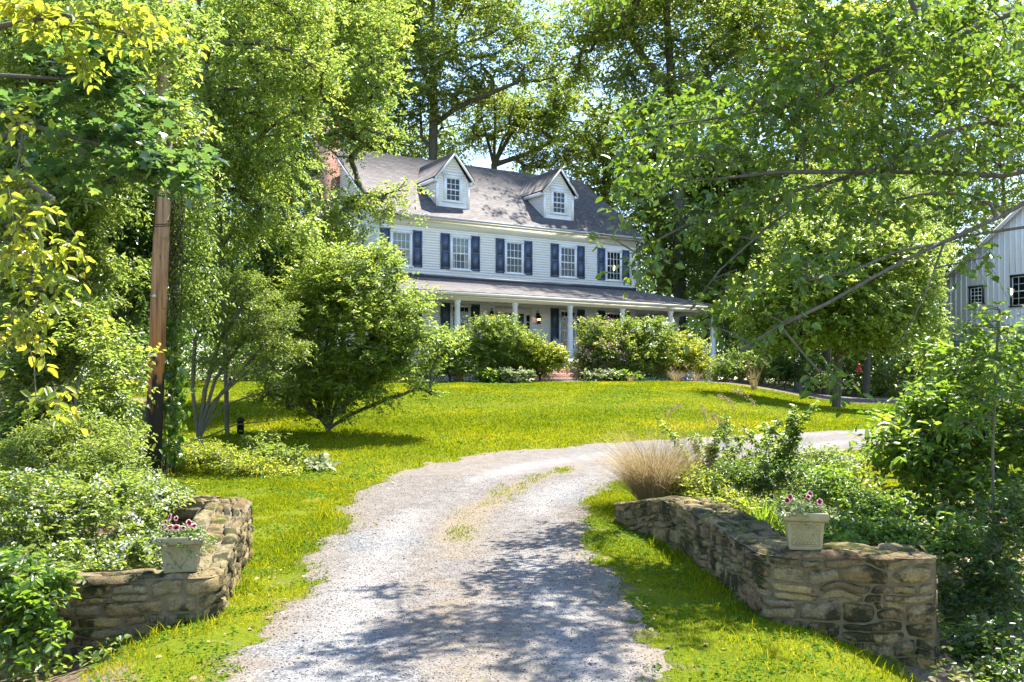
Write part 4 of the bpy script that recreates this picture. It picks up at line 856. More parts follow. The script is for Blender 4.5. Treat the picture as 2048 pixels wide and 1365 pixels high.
for i, (px, d, bl, n, mat, lab) in enumerate([
  (1215, 58, [(1190, 300, 58, 70, 90, 3), (1260, 350, 57, 70, 90, 3), (1180, 390, 58, 60, 50, 3), (1240, 230, 58, 60, 50, 3), (1300, 420, 57, 50, 60, 3)], 13000, 'fresh', "pale sunny maple crown above the right end of the roof"),
  (1310, 56, [(1320, 300, 56, 60, 80, 3), (1300, 470, 55, 60, 80, 3), (1330, 560, 54, 60, 60, 3), (1400, 340, 56, 60, 80, 3)], 17000, 'mid', "green tree filling the gap between the roof end and the massive oak trunk"),
  (1450, 57, [(1450, 300, 57, 70, 90, 3), (1440, 470, 56, 70, 90, 3), (1500, 400, 57, 60, 90, 3), (1470, 600, 54, 80, 70, 3)], 20000, 'mid', "mid-green tree behind and right of the massive oak trunk"),
  (1600, 55, [(1580, 60, 55, 120, 90, 4), (1680, 140, 54, 110, 90, 4), (1560, 200, 55, 90, 70, 4), (1620, 330, 54, 110, 90, 4), (1560, 450, 54, 80, 80, 4)], 30000, 'yellow', "tall yellow-green tree in the upper right behind the overhanging boughs"),
  (1760, 60, [(1780, 30, 60, 130, 90, 4), (1880, 130, 60, 120, 110, 4), (1740, 260, 60, 110, 110, 4), (1860, 330, 60, 110, 80, 4), (1700, 430, 58, 90, 80, 4), (1930, 220, 60, 80, 70, 3)], 44000, 'mid', "tall tree left of the barn roof, its crown reaching the top edge"),
  (2010, 68, [(1980, 60, 68, 120, 110, 5), (2060, 210, 68, 110, 120, 5), (1950, 330, 68, 100, 70, 5), (2040, 390, 70, 100, 60, 4), (1900, 430, 60, 60, 60, 3), (1930, 470, 58, 35, 35, 2), (1850, 520, 64, 60, 70, 3), (1960, 430, 66, 60, 40, 3)], 34000, 'oak', "tall tree standing behind the white barn"),
  (740, 60, [(730, 200, 60, 80, 80, 4), (800, 300, 60, 80, 50, 3), (900, 290, 62, 60, 40, 3), (720, 60, 60, 70, 90, 4), (690, 290, 60, 60, 60, 3)], 18000, 'mid', "leafy tree behind the left end of the farmhouse roof"),
  (520, 56, [(520, 100, 56, 130, 110, 5), (600, 250, 56, 100, 100, 5), (480, 300, 56, 110, 110, 5), (420, 60, 57, 100, 100, 5)], 26000, 'mid', "tall tree deep in the wood, left of the chimney"),
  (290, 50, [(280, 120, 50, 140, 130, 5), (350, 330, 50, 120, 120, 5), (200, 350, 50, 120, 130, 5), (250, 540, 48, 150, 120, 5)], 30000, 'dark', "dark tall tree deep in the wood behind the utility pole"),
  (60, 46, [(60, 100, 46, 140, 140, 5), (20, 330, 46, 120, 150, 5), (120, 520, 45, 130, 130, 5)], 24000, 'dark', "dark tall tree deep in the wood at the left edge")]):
    h = min(b[1]-b[4]*.2 for b in bl); plant("broadleaf_tree", lab, "tree", G(px, d), up(px, d, [(px+8, 560), (px-5, 350), (bl[0][0], max(h, -60))]), bl, int(n*1.25), .27, mat, r0=.12, clumps=120, crad=.42, step=1.6, group="woodland trees around the house", rb=.55)
# far wood: reads as one mass
def woods(name, regs, n, lsize, mat, label):
    Vs, Fs, Rs = [], [], []; o = 0
    for (x0, x1, y0, y1, z0, z1, w) in regs:
        T = int(n*w/8); p = np.stack([rng.uniform(x0, x1, T), rng.uniform(y0, y1, T), rng.uniform(0, 1, T)**.8], 1); k = fbm(p[:, 0]*.35, p[:, 1]*.35+p[:, 2]*6, 4); p = p[k > .42]
        hgt = z1*(.7+.6*vnoise(p[:, 0]*.25, p[:, 1]*.1, 6)); p[:, 2] = z0+(hgt-z0)*p[:, 2]; dr = rng.normal(0, 1, p.shape)
        V, fs, r = twigs(p, dr, lsize*2.6, 8, lsize, .6); Vs.append(V); Fs.append(fs[0]+o); Rs.append(r); o += len(V)
    tag(link(name, np_mesh(name, np.concatenate(Vs), [np.concatenate(Fs)], np.concatenate(Rs)), LM[mat]), label, "woodland", kind="stuff")
woods("distant_woodland", [(-40, -4, 66, 80, 0, 17, .28), (-6, 30, 70, 82, 0, 9, .2), (12, 30, 58, 72, -1, 14, .3), (26, 60, 72, 84, -1, 14, .22)], 150000, .36, 'mid', "far leafy woodland closing the view behind the house and barn")
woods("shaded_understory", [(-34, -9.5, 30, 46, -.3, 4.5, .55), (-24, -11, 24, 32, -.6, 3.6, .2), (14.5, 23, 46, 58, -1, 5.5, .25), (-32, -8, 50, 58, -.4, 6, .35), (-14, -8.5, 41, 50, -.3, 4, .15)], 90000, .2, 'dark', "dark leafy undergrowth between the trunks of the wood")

# ---------------------------------------------------------------- left-hand wood
plant("maple_tree", "bright yellow-green tree whose boughs reach over the farmhouse chimney", "tree", G(545, 25), up(545, 25, [(550, 600), (560, 420), (600, 250), (640, 90), (650, -60)]),
      [(640, 60, 25, 90, 70, 2), (730, 90, 24, 70, 70, 1.6), (760, 190, 24, 50, 50, 1.3), (650, 200, 25, 90, 60, 1.6), (590, 130, 25, 70, 90, 1.6), (770, 275, 24, 40, 22, .9), (700, 270, 24.5, 60, 30, 1.2), (580, 300, 25, 60, 55, 1.4), (620, 400, 25, 50, 45, 1.2), (725, 395, 24, 60, 25, .9), (780, 420, 23.5, 40, 35, .8), (700, 470, 24, 60, 40, 1.1), (600, 470, 25, 70, 50, 1.3), (560, 380, 25.5, 60, 60, 1.3), (780, 60, 24.5, 30, 40, 1.2), (800, 370, 23.6, 22, 16, .5), (710, 330, 24.5, 20, 40, .6), (660, -30, 25, 160, 50, 2), (560, 560, 25, 60, 60, 1.3), (520, 470, 25, 70, 60, 1.3), (610, 560, 24.5, 50, 50, 1.1), (560, 660, 25, 50, 50, 1), (640, 470, 23.5, 60, 40, 1), (690, 420, 23.5, 50, 35, .9), (670, 270, 24, 45, 50, 1), (560, 20, 25, 80, 70, 1.6), (600, 350, 24, 40, 40, 1)],
      72000, .108, 'fresh', r0=.16, clumps=330, crad=.36, step=.8, group="trees of the left-hand wood", up=.15, droop=.2, rb=.5)
plant("birch_tree", "slender tree with drooping light-green twigs, right of the utility pole", "tree", G(455, 18.5), up(455, 18.5, [(450, 640), (440, 450), (420, 200), (400, 60), (395, -60)]),
      [(470, 60, 18.5, 80, 60, 1.2), (540, 130, 18, 60, 50, 1), (440, 180, 18.5, 70, 70, 1), (530, 230, 18.5, 80, 60, 1.1), (440, 320, 18.5, 70, 70, 1), (520, 350, 18.5, 80, 60, 1), (570, 440, 18, 70, 50, .9), (450, 450, 18.5, 80, 60, 1), (640, 150, 18.5, 50, 70, .9), (500, -20, 18.5, 130, 50, 1.5), (600, 30, 19, 60, 50, 1)],
      48000, .08, 'fresh', r0=.05, clumps=260, crad=.38, step=.6, group="trees of the left-hand wood", up=0, droop=.35, limbs=[[P(400, 100, 18.5), P(440, 88, 18), P(520, 85, 17.8), P(600, 108, 17.6), P(640, 150, 17.5)], [P(450, 330, 18.5), P(520, 275, 18.5), P(560, 240, 18.5), P(590, 225, 18.5)]])
plant("beech_tree", "dark shaded tree whose crown fills the wood behind the pole", "tree", G(95, 22), up(95, 22, [(90, 600), (75, 300), (60, 100), (70, -60)]),
      [(120, 60, 22, 130, 90, 2), (260, 120, 21, 110, 90, 1.8), (60, 250, 22, 110, 100, 1.8), (200, 290, 21, 120, 90, 1.6), (300, 400, 21, 110, 90, 1.5), (120, 450, 21, 120, 100, 1.5), (260, 560, 21, 120, 90, 1.4), (100, 640, 20, 120, 80, 1.4), (350, 250, 21.5, 80, 90, 1.4), (400, 530, 22, 90, 90, 1.4), (520, 600, 24, 80, 90, 1.3), (560, 520, 24, 60, 60, 1.2)],
      70000, .125, 'dark', r0=.18, clumps=280, crad=.4, step=.9, group="trees of the left-hand wood", limbs=[[P(75, 300, 22), P(140, 240, 21), P(200, 170, 20)], [P(80, 400, 22), P(170, 330, 21), P(230, 270, 20)]])
plant("young_beech_tree", "slim tree with mid-green leaves standing at the left edge behind the shrubs", "tree", G(30, 14.5), up(30, 14.5, [(24, 500), (26, 250), (22, 60), (30, -80)]),
      [(90, 50, 14.5, 110, 60, 1.1), (200, 130, 14, 90, 60, .9), (60, 180, 14.5, 90, 70, .9), (160, 250, 14, 100, 60, .9), (60, 350, 14.5, 90, 60, .8), (240, 40, 14, 90, 50, .9), (180, 400, 14, 90, 50, .8), (60, 480, 14, 80, 60, .8), (200, 520, 14.5, 80, 50, .8), (350, 60, 14, 70, 50, .7), (330, 120, 12.4, 55, 60, .6), (350, 230, 12.4, 60, 50, .5), (300, 20, 12.6, 60, 40, .6), (120, 420, 14, 70, 50, .7), (230, 330, 13.4, 70, 50, .6), (100, 120, 14, 90, 60, .8)],
      38000, .1, 'mid', r0=.07, clumps=240, crad=.42, step=.5, group="trees of the left-hand wood", up=0)
for px, d, lab in ((200, 19, "thin dark trunk nearer the pole in the left-hand wood"), (250, 27, "thin dark trunk with sparse shaded leaves, farther back in the left-hand wood"), (135, 17, "thin leaning trunk close to the left edge of the wood")):
    plant("sapling", lab, "tree", G(px, d), up(px, d, [(px+14, 560), (px+4, 330), (px+30, 150)]), [(px+20, 200, d, 60, 60, .8), (px-10, 400, d, 60, 60, .8), (px+20, 560, d, 60, 50, .7)], 6000, .095, 'mid', r0=.06, clumps=40, crad=.3, step=.7, group="thin trunks in the left-hand wood")
plant("lilac_shrub", "broad many-stemmed shrub on the lawn casting a round shadow, left of the porch", "shrub", G(655, 19), [G(655, 19)-[0, 0, .1], P(657, 858, 19)],
      [(650, 560, 19, 70, 50, .8), (720, 590, 18.6, 80, 50, .8), (640, 640, 19, 70, 50, .8), (740, 660, 18.6, 80, 45, .8), (820, 620, 18.6, 50, 40, .6), (700, 520, 19, 60, 30, .6), (860, 680, 18.6, 45, 35, .5), (660, 720, 18.8, 90, 40, .8), (770, 730, 18.5, 70, 40, .7), (850, 770, 18.3, 28, 25, .35), (600, 620, 19.4, 40, 60, .6), (610, 780, 18.6, 70, 28, .6), (700, 790, 18.3, 60, 25, .5), (540, 780, 18.8, 30, 14, .3), (760, 500, 19, 35, 25, .4), (880, 720, 18.4, 18, 20, .3), (590, 720, 19, 45, 35, .5), (640, 760, 18.6, 60, 30, .6), (730, 770, 18.4, 60, 25, .5), (580, 660, 19.2, 40, 40, .5), (800, 690, 18.4, 50, 40, .6), (585, 800, 18.7, 45, 22, .5), (540, 740, 19, 35, 30, .4), (690, 820, 18.4, 35, 14, .3), (750, 800, 18.3, 40, 16, .3), (620, 830, 18.6, 25, 12, .3), (520, 800, 18.6, 22, 14, .3), (790, 540, 18.8, 30, 30, .4)],
      58000, .082, 'fresh', r0=.045, clumps=330, crad=.4, step=.35, up=.35, stems=1, sag=.1, droop=.2, group="shrubs on the lawn",
      limbs=[[P(655, 850, 19), P(640, 800, 19), P(632, 740, 19), P(640, 640, 19)], [P(657, 850, 19), P(655, 780, 19), P(665, 680, 19), P(690, 580, 19)], [P(660, 850, 19), P(680, 790, 18.8), P(720, 700, 18.7), P(790, 640, 18.6)], [P(658, 845, 19), P(690, 810, 18.8), P(760, 755, 18.6)], [P(650, 850, 19), P(610, 790, 19), P(590, 700, 19.2)], [P(655, 850, 19), P(670, 760, 19), P(700, 600, 19)], [P(652, 855, 19), P(620, 810, 19), P(560, 770, 18.9)], [P(650, 855, 19), P(628, 780, 19), P(600, 640, 19.2)], [P(660, 855, 19), P(700, 830, 18.8), P(770, 800, 18.5)], [P(656, 855, 19), P(648, 760, 19), P(660, 600, 19)]])
plant("spirea_shrub", "pale arching shrub with bare grey stems fanning over the shaded lawn beside the pole", "shrub", G(395, 16.5), [G(395, 16.5)-[0, 0, .1], P(398, 880, 16.5)],
      [(470, 580, 16.5, 60, 35, .5), (540, 620, 16.4, 50, 35, .5), (430, 640, 16.5, 60, 40, .5), (510, 680, 16.4, 70, 35, .5), (560, 700, 16.3, 35, 35, .4), (440, 720, 16.5, 60, 25, .5), (500, 560, 16.5, 60, 20, .4), (380, 600, 16.5, 40, 60, .4), (520, 745, 16, 60, 14, .3), (600, 690, 16.2, 20, 25, .3)],
      30000, .042, 'pale', r0=.075, clumps=150, crad=.3, step=.4, bark=TWIG, rtip=.006, tubes=True, up=.2, K=10, L=.2, stems=1, group="shrubs on the lawn",
      limbs=[[P(400, 870, 16.5), P(430, 800, 16.5), P(500, 740, 16.3), P(600, 715, 16.2)], [P(398, 870, 16.5), P(450, 810, 16.4), P(540, 780, 16.2), P(600, 770, 16)], [P(398, 870, 16.5), P(410, 780, 16.5), P(440, 680, 16.5), P(500, 590, 16.4)], [P(396, 870, 16.5), P(385, 780, 16.5), P(390, 680, 16.5), P(430, 590, 16.5)], [P(400, 880, 16.5), P(470, 850, 16.2), P(560, 840, 15.9)], [P(398, 870, 16.5), P(430, 760, 16.5), P(500, 660, 16.4), P(560, 640, 16.3)], [P(399, 870, 16.5), P(440, 790, 16.5), P(520, 700, 16.4), P(590, 690, 16.3)]])
# vines climbing beside the pole
vb = G(335, 14.3); vine = empty("climbing_vine", vb, "tangle of twisted grey-brown vines hanging beside the utility pole", "vine"); a = Acc()
for i in range(34):
    x0 = rng.uniform(325, 375); pts = []; ph = rng.uniform(0, 6); am = rng.uniform(2, 10); tt = rng.uniform(300, 420) if i < 22 else rng.uniform(380, 600); bb = 945 if i < 16 else rng.uniform(560, 760)
    for k in range(22): t = k/21; py = bb+(tt-bb)*t; pts.append(P(x0+am*math.sin(ph+t*9+i)+(345-x0)*.6*math.sin(t*3.1)+(12*t if i % 3 else -4), py, 14.3+.12*math.sin(ph*2+t*11)))
    a.tube(pts, rng.uniform(.005, .012) if i < 16 else rng.uniform(.004, .008), 5)
for i in range(5):
    pts = [P(347+4.5*math.sin(k*.9+i*1.256)-.02*k, 700-k*12, 14.3+.035*math.cos(k*.9+i*1.256)) for k in range(32)]; a.tube(pts, .011, 6)
a.obj("stems", TWIG, vine, vb, True)
n = 420; py = rng.uniform(640, 930, n); px = 350+rng.normal(0, 14, n); p = np.array([P(a_, b_, 14.1) for a_, b_ in zip(px, py)])
V, fs, r = leaf_arrays(p, rng.normal(0, 1, p.shape)+[0, -.3, -.8], rng.normal(0, .5, p.shape)+[.1, -.8, .6], .10*rng.uniform(.6, 1.3, n), .95, 'oval', rng.uniform(0, 1, n)); link("heart_leaves", np_mesh("heart_leaves", V-vb, fs, r), LM['lush'], vine)
n = 420; q = np.array([P(a_, b_, 14.2) for a_, b_ in zip(rng.uniform(335, 430, n), rng.uniform(300, 640, n))]); V, fs, r = twigs(q, rng.normal(0, 1, q.shape)-[0, 0, .6], .35, 9, .07, .5, 'rhomb', .5); link("leaves", np_mesh("leaves", V-vb, fs, r), LM['mid'], vine)

# ---------------------------------------------------------------- left foreground thicket
plant("honeysuckle_shrub", "loose sunlit shrub with pointed leaves in front of the pole's foot", "shrub", G(150, 11), [G(150, 11)-[0, 0, .1], P(150, 850, 11)],
      [(80, 640, 11, 100, 50, .6), (180, 700, 10.8, 90, 50, .6), (60, 740, 10.8, 90, 50, .6), (200, 800, 10.6, 80, 45, .5), (90, 830, 10.6, 100, 45, .5), (40, 560, 11, 70, 50, .5), (240, 870, 10.5, 60, 40, .4), (140, 600, 11.2, 70, 40, .5), (20, 880, 10.4, 80, 40, .5)],
      24000, .068, 'fresh', kind='oval', r0=.04, clumps=140, crad=.32, step=.3, bark=TWIG, tubes=True, up=.3, stems=1, K=9, L=.28, group="thicket on the left bank")
plant("willowy_shrub", "grey-green narrow-leaved shrub just left of the pole's foot", "shrub", G(190, 9.6), [G(190, 9.6)-[0, 0, .1], P(190, 950, 9.6)],
      [(150, 860, 9.6, 80, 40, .4), (230, 900, 9.4, 60, 35, .4), (120, 930, 9.4, 80, 40, .4), (270, 950, 9.2, 40, 30, .3), (60, 900, 9.4, 70, 40, .4), (200, 960, 9, 80, 30, .4)],
      14000, .045, 'pale', kind='oval', width=.34, r0=.035, clumps=90, crad=.32, step=.25, bark=TWIG, tubes=True, up=.4, stems=1, L=.22, group="thicket on the left bank")
plant("multiflora_rose", "sprawling rose bush dotted with white blossom behind the left stone wall", "rose bush", G(170, 7.8), [G(170, 7.8)-[0, 0, .1], P(170, 1090, 7.8)],
      [(60, 980, 8.0, 90, 40, .5), (180, 1000, 7.8, 90, 40, .5), (280, 1040, 7.6, 60, 35, .35), (120, 1080, 7.4, 90, 40, .4), (220, 1100, 7.2, 80, 30, .35), (40, 1060, 7.4, 70, 50, .4), (300, 1090, 7.1, 30, 25, .25), (250, 970, 8.2, 60, 30, .4), (330, 1000, 8.2, 40, 20, .3), (320, 1120, 6.9, 20, 14, .15), (160, 1135, 6.7, 60, 14, .2)],
      15000, .046, 'pale', kind='oval', r0=.018, clumps=120, crad=.32, step=.2, bark=TWIG, tubes=True, up=.35, stems=1, K=9, L=.17, flowers='white', nflow=1900, fsize=.026, group="thicket on the left bank")
plant("dogwood_shrub", "low broad-leaved green shrub lapping the left end of the stone wall", "shrub", G(20, 5.8), [G(20, 5.8)-[0, 0, .1], P(20, 1280, 5.8)],
      [(30, 1130, 6.0, 60, 40, .22), (70, 1200, 5.8, 50, 50, .2), (20, 1260, 5.7, 70, 50, .2), (80, 1290, 5.7, 30, 40, .15), (-20, 1180, 5.9, 60, 60, .25), (100, 1160, 5.9, 30, 20, .12)],
      2600, .062, 'lush', kind='oval', width=.62, r0=.018, clumps=50, crad=.35, step=.15, bark=TWIG, tubes=True, up=.3, stems=1, K=7, L=.16, group="thicket on the left bank")
plant("overhanging_tree", "tree with large glowing yellow-green leaves leaning in from the left edge, close by", "tree", np.array([-6.2, 7.2, float(H0(-6.2, 7.2))]), [np.array([-6.2, 7.2, -2.3]), np.array([-6.0, 7.2, 0.]), np.array([-5.6, 7.2, 2.2]), np.array([-5.2, 7.2, 4.2])],
      [(40, 360, 7, 55, 30, .25), (60, 430, 6.8, 45, 25, .2), (20, 480, 7, 30, 30, .2), (130, 40, 7.4, 80, 30, .3), (230, 50, 7.4, 60, 40, .25), (60, 20, 7.2, 60, 30, .3), (190, 130, 7.6, 50, 25, .2), (330, 60, 7.8, 40, 30, .2), (60, 560, 7.4, 50, 40, .2), (30, 240, 7.2, 30, 50, .2), (110, 500, 7.6, 50, 20, .2), (100, 800, 7.6, 40, 20, .2), (60, 660, 7.5, 50, 30, .2)],
      1100, .105, 'yellow', kind='oval', r0=.04, clumps=70, crad=.4, step=.35, bark=TWIG, tubes=True, rtip=.002, K=6, L=.3, up=-.1, droop=.4,
      limbs=[[np.array([-5.9, 7.2, .8]), P(-60, 420, 7.1), P(60, 370, 7), P(110, 400, 6.9)], [np.array([-5.3, 7.2, 3.6]), P(-40, 60, 7.3), P(130, 30, 7.4), P(260, 70, 7.5), P(330, 100, 7.6)]])
plant("sugar_maple", "shaded blue-green maple bough crossing in front of the pole's upper half", "tree", np.array([-8.2, 10.5, float(H0(-8.2, 10.5))]), [np.array([-8.2, 10.5, -2.2]), np.array([-8.1, 10.5, 1.]), np.array([-7.9, 10.5, 3.5]), np.array([-7.6, 10.5, 6.])],
      [(140, 160, 10, 80, 35, .4), (230, 260, 10, 80, 30, .4), (330, 320, 9.8, 70, 28, .35), (250, 330, 9.8, 70, 22, .3), (370, 360, 9.7, 35, 20, .25), (170, 90, 10, 80, 30, .4), (290, 200, 10, 60, 25, .3), (60, 220, 10.2, 60, 50, .4), (120, 330, 10.2, 60, 30, .35), (400, 290, 9.8, 30, 20, .2)],
      2300, .1, 'blue', kind='maple', width=.95, rtip=.003, r0=.045, clumps=60, crad=.35, step=.45, K=7, L=.4, up=0, droop=.3, tilt=.35, limbs=[[np.array([-8.0, 10.5, 2.6]), P(-20, 150, 10.2), P(120, 158, 10), P(250, 158, 10), P(330, 150, 9.9)], [np.array([-8.0, 10.5, 1.9]), P(60, 250, 10), P(200, 290, 9.9), P(330, 340, 9.8)]])

# ---------------------------------------------------------------- shrubs along the porch
def bush(name, lab, cat, bl, n, ls, mat, px, d, **k):
    kw = dict(r0=.05, clumps=70, crad=.3, step=.4, up=.35, stems=1, group="shrubs along the porch", tilt=.6, droop=.1); kw.update(k)
    return plant(name, lab, cat, G(px, d), [G(px, d)-[0, 0, .1], G(px, d)+[0, 0, .25]], bl, n, ls, mat, **kw)
bush("rhododendron", "large grey-green rhododendron under the left wall lantern", "shrub", [(975, 670, 34.6, 45, 28, .7), (1010, 660, 34.8, 45, 22, .7), (1000, 710, 34.6, 60, 35, .7), (950, 720, 34.4, 45, 35, .6), (1040, 690, 34.8, 35, 30, .6)], 17000, .11, 'pale', 1000, 34.6)
bush("rhododendron", "rounded yellow-green rhododendron just left of the brick steps", "shrub", [(1065, 700, 34.9, 45, 30, .6), (1085, 720, 34.9, 42, 32, .6), (1055, 735, 34.7, 45, 25, .6), (1112, 712, 35, 26, 24, .4), (1030, 735, 34.8, 40, 25, .5)], 14000, .11, 'yellow', 1080, 34.9)
bush("rhododendron", "rhododendron in pink bloom just right of the brick steps", "shrub", [(1190, 665, 36.2, 38, 30, .6), (1175, 700, 36, 32, 35, .6), (1205, 710, 36, 45, 40, .6), (1190, 745, 35.8, 45, 24, .5), (1230, 690, 36.3, 30, 40, .5)], 15000, .11, 'oak', 1190, 36.1, flowers='pink', nflow=1000, fsize=.07)
bush("rhododendron", "tall silvery-green rhododendron in the middle of the right-hand porch bed", "shrub", [(1275, 665, 37.2, 50, 30, .7), (1285, 710, 37, 55, 45, .7), (1250, 730, 36.8, 40, 30, .6), (1320, 675, 37.4, 40, 30, .6), (1310, 735, 37, 45, 25, .6), (1245, 680, 37, 35, 35, .6)], 20000, .11, 'pale', 1280, 37.1)
bush("rhododendron", "green rhododendron in front of the porch's right corner", "shrub", [(1365, 690, 38.5, 45, 32, .7), (1345, 720, 38.3, 45, 35, .7), (1400, 720, 38.8, 35, 32, .6), (1310, 730, 38, 40, 28, .6)], 16000, .11, 'yellow', 1360, 38.4)
bush("rhododendron", "shaded rhododendron between the round lawn shrub and the lantern", "shrub", [(905, 690, 34.2, 40, 40, .6), (880, 725, 34, 40, 30, .6), (920, 735, 34, 35, 22, .5)], 10000, .11, 'mid', 900, 34.1)
for px, d, lab, mt in ((1030, 33.6, "broad-leaved hosta at the lawn edge left of the steps", 'silver'), (985, 33.5, "low green hosta under the grey-green rhododendron", 'lush'), (1195, 34.8, "hosta with pale leaves below the pink rhododendron", 'silver'), (1245, 35.1, "dark low hosta right of the pink rhododendron", 'lush')):
    bush("hosta", lab, "plant", [(px, 752, d, 30, 12, .3)], 500, .16, mt, px, d, clumps=14, K=6, width=.6, kind='oval', group="hostas at the foot of the porch shrubs")
bush("azalea", "low leafy shrub at the right end of the porch bed", "shrub", [(1450, 735, 39.5, 35, 28, .6), (1490, 725, 40, 40, 30, .7), (1530, 740, 40.5, 35, 25, .6)], 8000, .11, 'mid', 1480, 39.8)
bush("hydrangea_shrub", "leafy green shrub below the left end of the porch", "shrub", [(690, 730, 34, 50, 28, .7), (640, 720, 35, 45, 35, .7), (760, 745, 33.8, 60, 18, .6), (830, 750, 33.6, 40, 14, .5)], 9000, .11, 'mid', 700, 34)

def fountain(name, lab, px, d, n, spread, length, width, lean, mat, plumes=0, cat="grass clump", group=None, stiff=.5, plmat='straw', segs=5):
    b = G(px, d); root = empty(name, b, lab, cat, group); blades(b, n, spread, length, width, lean, mat, "blades", root, segs, stiff, off=b)
    if plumes:
        V, F_, R_, o = [], [], [], 0
        for i in range(plumes):
            an = rng.uniform(0, 6.28); L = length*rng.uniform(1.0, 1.35); ln = lean*rng.uniform(.3, 1.1); tip = b+np.array([math.cos(an)*ln*L, math.sin(an)*ln*L, L*.85]); m = 130
            t = rng.uniform(0, 1, m); p = tip+np.stack([math.cos(an)*.3*L*t, math.sin(an)*.3*L*t, -.18*L*t*t], 1)*.6+rng.normal(0, .009*L, (m, 3))
            v, f, r = leaf_arrays(p, rng.normal(0, .5, (m, 3))+[math.cos(an), math.sin(an), -.6], rng.normal(0, 1, (m, 3)), .022*L, .22, 'rhomb', rng.uniform(0, 1, m)); V.append(v); F_.append(f[0]+o); R_.append(r); o += len(v)
        link("plumes", np_mesh("plumes", np.concatenate(V)-b, [np.concatenate(F_)], np.concatenate(R_)), LM[plmat], root)
    return root
fountain("ornamental_grass", "low tuft of tan plumed grass on the lawn edge below the pink rhododendron", 1262, 34.5, 60, .1, .35, .015, .7, 'straw', 5, group="plumed grasses at the lawn edge")
fountain("ornamental_grass", "largest tan plumed grass at the lawn edge before the porch corner", 1352, 35.5, 120, .15, .65, .016, .6, 'straw', 12, group="plumed grasses at the lawn edge")
fountain("ornamental_grass", "pair of thin tan plumes arching right of the largest plumed grass", 1392, 36.5, 40, .1, .7, .014, .6, 'straw', 4, group="plumed grasses at the lawn edge")
fountain("ornamental_grass", "tall tan plumed grass standing by the leafy shrub right of the porch", 1508, 33, 80, .12, .95, .016, .25, 'straw', 9, group="plumed grasses at the lawn edge", stiff=.2)

# ---------------------------------------------------------------- right-hand trees
plant("maple_tree", "small lawn maple with a mossy short trunk and spreading crown, left of the barn", "tree", G(1672, 29), [G(1672, 29)-[0, 0, .2], P(1674, 770, 29), P(1676, 710, 29), P(1680, 640, 29)],
      [(1560, 600, 29, 80, 45, 1.4), (1640, 560, 28.5, 90, 60, 1.5), (1750, 600, 28.5, 90, 55, 1.5), (1812, 640, 29, 50, 50, 1.2), (1540, 670, 28.5, 60, 28, 1), (1640, 660, 28, 80, 28, 1.2), (1760, 670, 28, 80, 30, 1.2), (1700, 500, 29, 90, 50, 1.5), (1825, 560, 29.5, 42, 50, 1.2), (1600, 480, 29, 70, 50, 1.4), (1790, 500, 29, 80, 50, 1.4), (1480, 620, 29, 40, 40, 1), (1860, 710, 29, 25, 30, .6)],
      60000, .122, 'fresh', r0=.15, clumps=300, crad=.36, step=.8, group="trees right of the house", up=0, droop=.35, kind='rhomb', width=.7)
for px, d, bl, n, mat, r0, lab in (
  (1732, 41, [(1720, 560, 41, 80, 60, 2), (1760, 430, 41, 80, 70, 2), (1700, 660, 40, 60, 35, 1.5)], 24000, 'mid', .16, "tree with two grey trunks showing behind the small maple"),
  (1650, 44, [(1600, 560, 44, 90, 70, 2), (1640, 420, 44, 90, 80, 2), (1560, 680, 43, 60, 40, 1.5)], 27200, 'mid', .2, "shaded tree with a thick dark trunk just left of the maple's stem"),
  (1765, 48, [(1800, 480, 48, 80, 80, 2), (1840, 380, 48, 80, 70, 2), (1780, 640, 47, 60, 50, 1.5)], 20800, 'mid', .3, "tree with a broad dark trunk farthest right behind the maple"),
  (1880, 43, [(1840, 570, 42, 32, 60, 1.2), (1845, 490, 43, 40, 45, 1.2), (1850, 670, 41, 32, 50, 1.2)], 24000, 'fresh', .12, "sunny green tree against the left corner of the barn"),
  (1520, 49, [(1500, 500, 49, 60, 90, 2), (1540, 380, 49, 80, 80, 2), (1480, 640, 47, 60, 50, 1.5)], 25600, 'mid', .17, "dark tree close behind the right end of the porch"),
  (1410, 50, [(1440, 560, 49, 50, 70, 2), (1420, 460, 50, 60, 70, 2), (1500, 690, 46, 50, 35, 1.3)], 20800, 'mid', .12, "slender green tree beside the massive oak trunk")):
    plant("broadleaf_tree", lab, "tree", G(px, d), up(px, d, [(px+4, 700), (px+2, 560), (px, 420)]), bl, n, .15, mat, r0=r0, clumps=60, crad=.3, step=1.2, group="trees right of the house", rb=.5)
bush("understory_shrub", "dark shrub in the shade under the trees left of the maple trunk", "shrub", [(1570, 730, 42, 60, 30, 1), (1510, 740, 42, 50, 22, .9), (1620, 745, 43, 40, 22, .8)], 9000, .13, 'dark', 1570, 42, group="shrubs under the right-hand trees")
bush("understory_shrub", "dense dark green shrub against the foot of the barn", "shrub", [(1850, 720, 36, 60, 35, 1), (1900, 740, 33, 70, 40, 1), (1810, 740, 37, 40, 25, .8)], 12000, .12, 'dark', 1860, 35, group="shrubs under the right-hand trees")
woods("leaf_litter_undergrowth", [(17, 24, 43, 52, -1, 1.2, 1)], 16000, .16, 'mid', "low leafy undergrowth between the far driveway and the trees")

